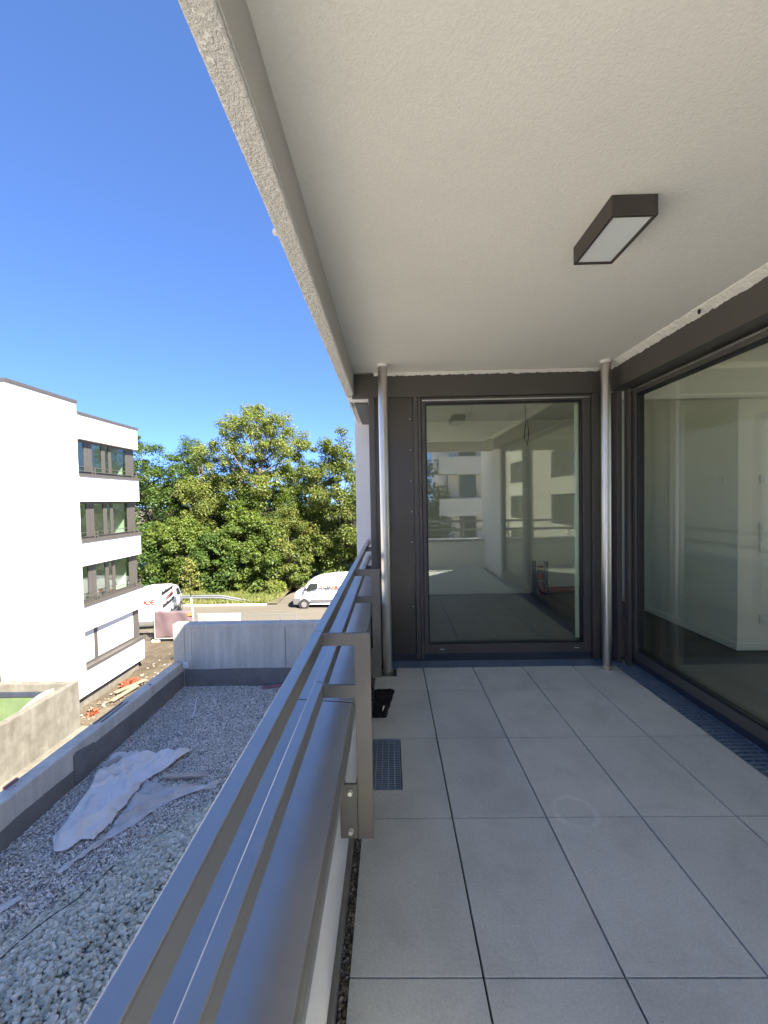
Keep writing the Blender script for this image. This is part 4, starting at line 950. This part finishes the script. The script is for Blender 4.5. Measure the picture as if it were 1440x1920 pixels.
# ================================================================== VANS
def lettering(name, text, size, mt, parent, loc, rot, extr=0.002, shear=0.0):
    cu = bpy.data.curves.new(name, 'FONT'); cu.body = text; cu.size = size; cu.extrude = extr; cu.shear = shear; cu.offset = size * .04
    tmp = bpy.data.objects.new(name, cu); COL.objects.link(tmp)
    dg = bpy.context.evaluated_depsgraph_get(); me = bpy.data.meshes.new_from_object(tmp.evaluated_get(dg))
    bpy.data.objects.remove(tmp)
    o = link(name, me, mt, parent); o.location = loc; o.rotation_euler = rot
    return o
def van(loc, rz, label, height=2.66):
    """local x runs from the nose (0) to the tail (6), y across (-1..1), z up"""
    v = thing('delivery_van', loc, label, 'van', None, rz)
    ORG[v] = Vector((0, 0, 0))
    hs = height / 2.66
    pr = [(0.10, .28), (0.02, .40), (0.0, .75), (0.04, 1.02), (0.16, 1.24), (0.60, 1.46), (0.86, 1.62), (1.16, 2.06), (1.34, 2.22), (1.75, 2.38), (2.4, 2.52), (3.4, 2.62), (4.4, 2.66), (5.75, 2.66), (5.88, 2.60), (5.95, 2.45), (6.0, 1.1), (5.98, .40), (5.90, .30)]
    pr = [(a, b if b < 1.5 else 1.5 + (b - 1.5) * (hs * 2.66 - 1.5) / 1.16) for a, b in pr]
    def wid(x, z):
        wv = 0.99
        if z > 1.2: wv -= 0.14 * ((z - 1.2) / 1.46) ** 1.4
        if x < 1.0: wv -= 0.22 * ((1.0 - x)) ** 2
        return wv
    n_ = len(pr); secs = [-1.0, -.985, -.93, -.6, 0, .6, .93, .985, 1.0]
    vs_ = []; cx, cz = 3.0, 1.35
    for s in secs:
        inset = {1.0: .07, .985: .028, .93: .0}.get(abs(s), 0.0)
        for a, b in pr:
            ww = wid(a, b); da, db = cx - a, cz - b; L = math.hypot(da, db)
            bow = 0.10 * (1 - s * s) if a < 0.9 else 0.0
            vs_.append((a + da / L * inset - bow * (1 if a < .9 else 0), s * ww, b + db / L * inset))
    fs_ = []
    for i in range(len(secs) - 1):
        for j in range(n_): k = (j + 1) % n_; fs_.append((i * n_ + j, i * n_ + k, (i + 1) * n_ + k, (i + 1) * n_ + j))
    fs_.append(tuple(range(n_))); fs_.append(tuple((len(secs) - 1) * n_ + j for j in range(n_))[::-1])
    body = MB().add(vs_, fs_).build('body', VANPAINT, v, smooth=True, autosmooth=.55, world=False)
    for sd in (-1, 1):
        yo = lambda x, z: sd * (wid(x, z) + .004)
        def side(poly, mt, name, off=.004):
            m_ = MB(); k = len(poly)
            out = [(a, sd * (wid(a, b) + off), b) for a, b in poly]; inn = [(a, sd * (wid(a, b) - .03), b) for a, b in poly]
            m_.add(out + inn, [tuple(range(k)), tuple(range(k, 2 * k))[::-1]] + [(i, (i + 1) % k, k + (i + 1) % k, k + i) for i in range(k)])
            return m_.build(name, mt, body, world=False)
        side([(1.02, 1.52), (1.30, 1.95), (1.42, 2.02), (1.98, 2.04), (1.96, 1.58), (1.2, 1.42)], CARGLASS, 'side_window')
        side([(1.42, 1.40), (1.48, 2.02), (1.52, 2.02), (1.46, 1.40)], BLACKPL, 'window_bar', .007)
        side([(1.35, .58), (1.35, .74), (5.95, .74), (5.95, .58)], GREYPL, 'side_moulding', .012)
        side([(2.06, .5), (2.06, 2.25), (2.075, 2.25), (2.075, .5)], GREYPL, 'door_gap', .002)
        side([(3.55, .78), (3.55, 2.3), (3.562, 2.3), (3.562, .78)], GREYPL, 'door_gap', .002)
        side([(2.2, 1.25), (2.2, 1.265), (5.9, 1.285), (5.9, 1.27)], GREYPL, 'panel_crease', .002)
        side([(1.70, 1.22), (1.70, 1.27), (1.95, 1.27), (1.95, 1.22)], GREYPL, 'door_handle', .02)
        MB().bar((1.02, sd * 1.05, 1.62), (1.02, sd * 1.22, 1.60), .12, .30).build('mirror', BLACKPL, body, bevel=.03, world=False)
        for xw in (0.86, 4.62):
            MB().cyl((xw, sd * .93, .37), (xw, sd * 1.003, .37), .43, 28).build('wheel_arch', BLACKPL, body, world=False)
            wh = MB().tube([(xw, sd * .75, .34), (xw, sd * .76, .34), (xw, sd * 1.0, .34), (xw, sd * 1.02, .34)], [.30, .34, .34, .31], 28).build('wheel', TYRE, v, smooth=True, autosmooth=.6, world=False)
            MB().tube([(xw, sd * 1.0, .34), (xw, sd * 1.022, .34), (xw, sd * 1.028, .34), (xw, sd * 1.005, .34)], [.23, .23, .20, .06], 24).build('rim', ALLOY, wh, smooth=True, autosmooth=.5, world=False)
        side([(0.10, .92), (0.06, 1.06), (.16, 1.20), (.48, 1.30), (.40, 1.05)], OPAL, 'headlight', .006)
    MB().prism([(-.05, .30), (-.07, .5), (-.07, .82), (.55, .80), (.38, .36), (.3, .28)], 'y', -.86, .86).build('bumper', GREYPL, body, bevel=.03, world=False)
    ws = MB().add([(.83, -.78, 1.62), (.83, .78, 1.62), (1.29, .72, 2.17), (1.29, -.72, 2.17), (.80, -.78, 1.645), (.80, .78, 1.645), (1.26, .72, 2.195), (1.26, -.72, 2.195)], [(0,1,2,3),(7,6,5,4),(0,4,5,1),(1,5,6,2),(2,6,7,3),(3,7,4,0)])
    ws.build('windscreen', CARGLASS, body, world=False)
    for k, xx in enumerate((2.3, 3.4, 4.5, 5.4)):
        zr = 2.52 if xx < 3 else 2.66
        zr *= hs
        MB().bar((xx, -.72, zr + .05), (xx, .72, zr + .05), .05, .03).build('roof_bar', ALU, v, world=False)
        for sd in (-1, 1): MB().box(xx - .05, xx + .05, sd * .80 - .05, sd * .80 + .05, zr - .16, zr + .03).build('roof_bar_foot', GREYPL, v, world=False)
    return v, body
v1, b1 = van((-7.90, 33.1 + 1.0, -7.20), math.radians(-1.5), 'white delivery van parked by the trees with grey lettering and coloured squares')
yy = -1.003
lettering('lettering', 'musa', .44, GREYP, b1, (2.14, -.992, 1.60), (math.pi / 2, 0, 0), .006)
for k, mt_x in enumerate((ORANGEP, REDP, BLUEP)):
    MB().box(3.14 + .23 * k, 3.34 + .23 * k, -.990, -.97, 1.60, 1.82).build('coloured_square', mt_x, b1, world=False)
fl = MB().prism([(4.02, 1.50), (3.94, 1.70), (4.03, 1.95), (4.08, 1.80), (4.13, 1.97), (4.21, 1.73), (4.15, 1.50)], 'y', -.990, -.965); fl.build('flame_mark', REDP, b1, world=False)
# second van, seen from behind on its right side: nose points away
v2, b2 = van((-18.2, 33.8, -7.25), math.radians(-77.3), 'white van with red and dark lettering parked behind the fence, seen from its tail', 2.6)
def tail(mb, name, mt): return mb.build(name, mt, b2, world=False)
tail(MB().box(5.985, 6.02, -.80, .80, .42, .66), 'bumper', GREYPL)
for s in (-1, 1): tail(MB().box(5.97, 6.025, s * .90 - .08, s * .90 + .08, .85, 1.30), 'tail_lamp', REDL)
tail(MB().box(5.985, 6.012, -.008, .008, .7, 2.4), 'door_gap', GREYPL)
tail(MB().box(5.99, 6.016, -.26, .26, .74, .86), 'number_plate', OPAL)
for s in (-1, 1): tail(MB().prism([(s * .12, 1.62), (s * .74, 1.62), (s * .70, 2.12), (s * .12, 2.12)], 'x', 5.965, 5.99), 'rear_window', VANPAINT)
lettering('lettering', 'NUOE', .44, REDP, b2, (6.0, -.62, 1.80), (math.pi / 2, 0, math.pi / 2), .02)
for zt_, yt_ in ((2.30, .925), (1.42, .985)):
    tx = lettering('lettering', 'hakamer', .34, GREYP, b2, (5.5, yt_, zt_), (math.pi / 2, 0, math.pi), .02, .3); tx.scale = (2.3, 1, 1)
for k, (xa, xb, za, zb_, mt_x) in enumerate([(4.9, 3.0, 1.92, 1.98, REDP), (4.8, 2.9, 1.76, 1.81, GREYP)]):
    MB().prism([(xa, za), (xb, za + .12), (xb + .1, zb_ + .16), (xa - .2, zb_)], 'y', .965, .99).build('painted_swoosh', mt_x, b2, world=False)

# ================================================================== TREES
def leaf_cloud(centers, radii, per, size, sparse=0.0, droop=0.0):
    n = len(centers) * per
    c = np.repeat(centers, per, 0); r = np.repeat(radii, per, 0)
    d = RNG.normal(0, 1, (n, 3)); d /= np.linalg.norm(d, axis=1, keepdims=True)
    rad = RNG.uniform(0, 1, n) ** 0.45
    off = d * (r * rad[:, None]); off[:, 2] *= 0.72; off[:, 2] -= droop * rad * r[:, 0]
    P = c + off
    nrm = d * 0.7 + np.array([0, 0, 0.9]) + RNG.normal(0, .45, (n, 3)); nrm /= np.linalg.norm(nrm, axis=1, keepdims=True)
    t = np.cross(nrm, RNG.normal(0, 1, (n, 3))); t /= np.linalg.norm(t, axis=1, keepdims=True); b = np.cross(nrm, t)
    s = (size * RNG.uniform(.6, 1.35, n))[:, None]
    V = np.stack([P - t * s * .95, P - b * s * .5 + nrm * s * .12, P + t * s, P + b * s * .5 + nrm * s * .12], 1).reshape(-1, 3)
    return V, np.arange(4 * n).reshape(-1, 4)
def tree(name, x, y, zg, ztop, zbot, rx, ry, mt, label, cat='tree', clumps=70, per=170, size=.15, clump_r=.95, trunk_r=.22, limbs=14, group=None, shape=1.0, hollow=.35, lean=(0, 0), seed=0):
    global RNG
    RNG = np.random.default_rng(1000 + seed)
    t = thing(name, (x, y, zg), label, cat, group)
    clumps = int(clumps * 1.55); per = int(per * .70); clump_r *= .92
    H = ztop - zbot; zc = zbot + .5 * H
    k = []
    while len(k) < clumps:
        d = RNG.normal(0, 1, 3); d /= np.linalg.norm(d); q = hollow + (1 - hollow) * RNG.uniform(0, 1) ** .6
        wob = .78 + .44 * vnoise(np.array([d[0] * 2.3 + seed]), np.array([d[2] * 2.3 + d[1] * 1.7]), seed)[0]
        p = np.array([d[0] * rx, d[1] * ry, d[2] * H / 2]) * q * wob
        u = (p[2] + H / 2) / H
        if u > .55: p[:2] *= (1 - ((u - .55) / .45) ** 2 * .55 * shape)
        k.append(p + np.array([x + lean[0] * u, y + lean[1] * u, zc]))
    k = np.array(k); rr = np.repeat(RNG.uniform(.45, 1.4, (clumps, 1)) * clump_r, 3, 1)
    V, F = leaf_cloud(k, rr, int(per * 1.9), size * .76, droop=.15)
    np_mesh('crown', V, F, mt, t)
    tb = MB(); top = Vector((x + lean[0] * .8, y + lean[1] * .8, zbot + .78 * H))
    pts = []
    for i in range(7):
        s = i / 6; pts.append(Vector((x, y, zg - .1)).lerp(top, s) + Vector((.18 * math.sin(3 * s + seed), .15 * math.cos(2.5 * s + seed), 0)) * (1 if 0 < i < 6 else 0))
    tb.tube(pts, [trunk_r * (1 - .85 * (i / 6)) for i in range(7)], 8)
    tb.build('trunk', BARK, t, smooth=True)
    lm = MB()
    for i in RNG.permutation(len(k))[:limbs]:
        e = Vector(k[i]); s = min(max((e.z - zg) / (top.z - zg) - .22, .25), .92); a = pts[min(int(s * 6), 5)].lerp(pts[min(int(s * 6) + 1, 6)], s * 6 - int(s * 6))
        mid = a.lerp(e, .5) + Vector((0, 0, -.12 * (e - a).length)); lm.tube([a, mid, e], [trunk_r * .32, trunk_r * .2, trunk_r * .06], 6)
    lm.build('limbs', BARK, t, smooth=True)
    return t
G = -7.1
tree('oak_tree', -25.6, 44, G, 8.9, -4, 4.6, 4.0, LEAF_DARK, 'dark green oak directly right of the left building', clumps=95, per=190, seed=1, trunk_r=.35)
tree('oak_tree', -22.0, 46.5, G, 9.0, -3, 2.9, 2.6, LEAF_DARK, 'narrow dark tree between the oak and the pale slender tree', clumps=75, per=150, seed=2)
tree('slender_tree', -18.9, 42.0, G, 7.9, -2.5, 2.7, 2.4, LEAF_LIGHT, 'slender pale tree with thin see-through crown and bare stem', clumps=58, per=120, size=.13, seed=3, hollow=.2, trunk_r=.14, limbs=22)
tree('ash_tree', -13.5, 43, G, 12.1, 1.2, 5.3, 4.4, LEAF_LIGHT, 'tallest light green airy tree in the middle of the wood', clumps=105, per=165, size=.15, clump_r=.95, seed=4, trunk_r=.36, limbs=34, shape=.7, hollow=.3)
tree('ash_tree', -13.0, 44, G, 4.5, -5, 5.2, 3.6, LEAF_MID, 'broad green tree filling the space below the tallest crown', clumps=90, per=170, seed=5)
tree('maple_tree', -5.2, 41, G, 8.2, -4, 4.3, 3.4, LEAF_AUT, 'yellowing maple at the right beside the white pier', clumps=100, per=185, seed=6, hollow=.4)
tree('maple_tree', 0.8, 42, G, 7.9, -4, 3.8, 3.4, LEAF_MID, 'green maple hidden mostly behind the white pier and railing end', clumps=70, per=160, seed=7)
tree('maple_tree', -9.0, 44.5, G, 7.6, -4, 3.4, 2.6, LEAF_MID, 'green maple between the tallest tree and the yellowing maple', clumps=60, per=170, seed=8)
tree('maple_tree', -18.4, 45.5, G, 6.3, -4.5, 3.8, 3.0, LEAF_MID, 'leafy tree filling the gap behind the slender pale tree', clumps=90, per=165, seed=9)
# front layer of bushes
bush = [(-23.8, 38.6, -0.6, 2.3, LEAF_DARK), (-21.2, 39.6, 0.7, 2.3, LEAF_MID), (-18.6, 38.8, 0.4, 2.1, LEAF_MID), (-16.2, 38.3, -0.6, 1.9, LEAF_DARK), (-14.2, 39.0, 1.6, 2.3, LEAF_MID), (-11.8, 38.5, 0.3, 2.0, LEAF_MID), (-9.7, 39.2, 1.4, 2.2, LEAF_AUT), (-7.2, 41.8, 0.9, 2.2, LEAF_MID), (-4.6, 42.0, 0.5, 2.3, LEAF_MID), (-1.8, 41.8, 0.2, 2.3, LEAF_MID)]
names = ['dark rounded bush nearest the left building', 'second bush from the left building, tall and mid green', 'mid green bush behind the sapling, left of it', 'low dark bush directly behind the sapling', 'tall bushy shrub under the middle of the tallest tree', 'mid green shrub right of centre behind the barrier end', 'yellow green shrub above the grass tip', 'green shrub behind the nose of the parked van', 'green shrub above the roof of the parked van', 'green shrub farthest right behind the railing']
for k, (bx_, by_, zt_, r_, mt_x) in enumerate(bush):
    tree('shrub', bx_, by_, G, zt_, -7.0, r_, r_ * .85, mt_x, names[k], 'shrub', clumps=58, per=170, size=.15, clump_r=.8, seed=20 + k, trunk_r=.10, limbs=8, shape=.6, hollow=.5, group='shrubs in front of the wood')
tree('shrub', -10.6, 37.4, G, -5.6, -7.1, .9, .7, LEAF_LIGHT, 'low pale shrub on the grass just left of the parked van', 'shrub', clumps=14, per=110, size=.11, clump_r=.4, seed=41, trunk_r=.04, limbs=4)
# far-off foliage closing the wood behind the trees
RNG = np.random.default_rng(77)
kc = np.stack([RNG.uniform(-34, 12, 170), RNG.uniform(48, 54, 170), RNG.uniform(-6.8, 4.5, 170)], -1)
V, F = leaf_cloud(kc, np.full((170, 3), 1.7), 190, .22)
setp(np_mesh('far_wood', V, F, LEAF_DARK, kind='stuff'), 'dark mass of wood far behind the individual trees', 'wood')
# staked sapling in front of the road
sp = thing('sapling', (-14.05, 29.0, -7.25), 'young staked sapling with yellow green leaves and whitewashed stem', 'tree')
MB().tube([(-14.05, 29, -7.3), (-14.1, 29, -6.2), (-14.2, 29, -5.2)], [.06, .055, .05], 8).build('painted_stem', PLASTER, sp, smooth=True)
MB().tube([(-14.2, 29, -5.2), (-14.25, 29, -4), (-14.2, 29.02, -2.5)], [.045, .03, .008], 8).build('trunk', BARK, sp, smooth=True)
tw = MB(); ctr = []
for k in range(16):
    z_ = -5.1 + 2.4 * k / 16; a = k * 2.4; L = .75 - .5 * k / 16
    e = (-14.22 + math.cos(a) * L, 29 + math.sin(a) * L, z_ + .35); tw.tube([(-14.22, 29, z_), ((-14.22 + e[0]) / 2, (29 + e[1]) / 2, z_ + .1), e], [.012, .008, .004], 5); ctr.append(e); ctr.append(((e[0] - 14.22) / 2, (29 + e[1]) / 2, z_ + .2))
ctr.append((-14.2, 29, -2.6)); ctr.append((-14.22, 29, -3.0))
tw.build('twigs', BARK, sp)
V, F = leaf_cloud(np.array(ctr), np.full((len(ctr), 3), .24), 34, .075)
np_mesh('crown', V, F, LEAF_SAP, sp)
MB().tube([(-13.7, 29.0, -5.2), (-13.55, 29, -4.6), (-13.62, 29, -3.6)], .012, 6).build('tie', BARK, sp)
# tree behind the camera for the reflection in the far window
tree('maple_tree', 1.9, -23, -7.4, 4.6, -4, 2.4, 2.4, LEAF_MID, 'green tree behind the camera, mirrored at the left of the far window', clumps=45, per=150, size=.2, seed=60)
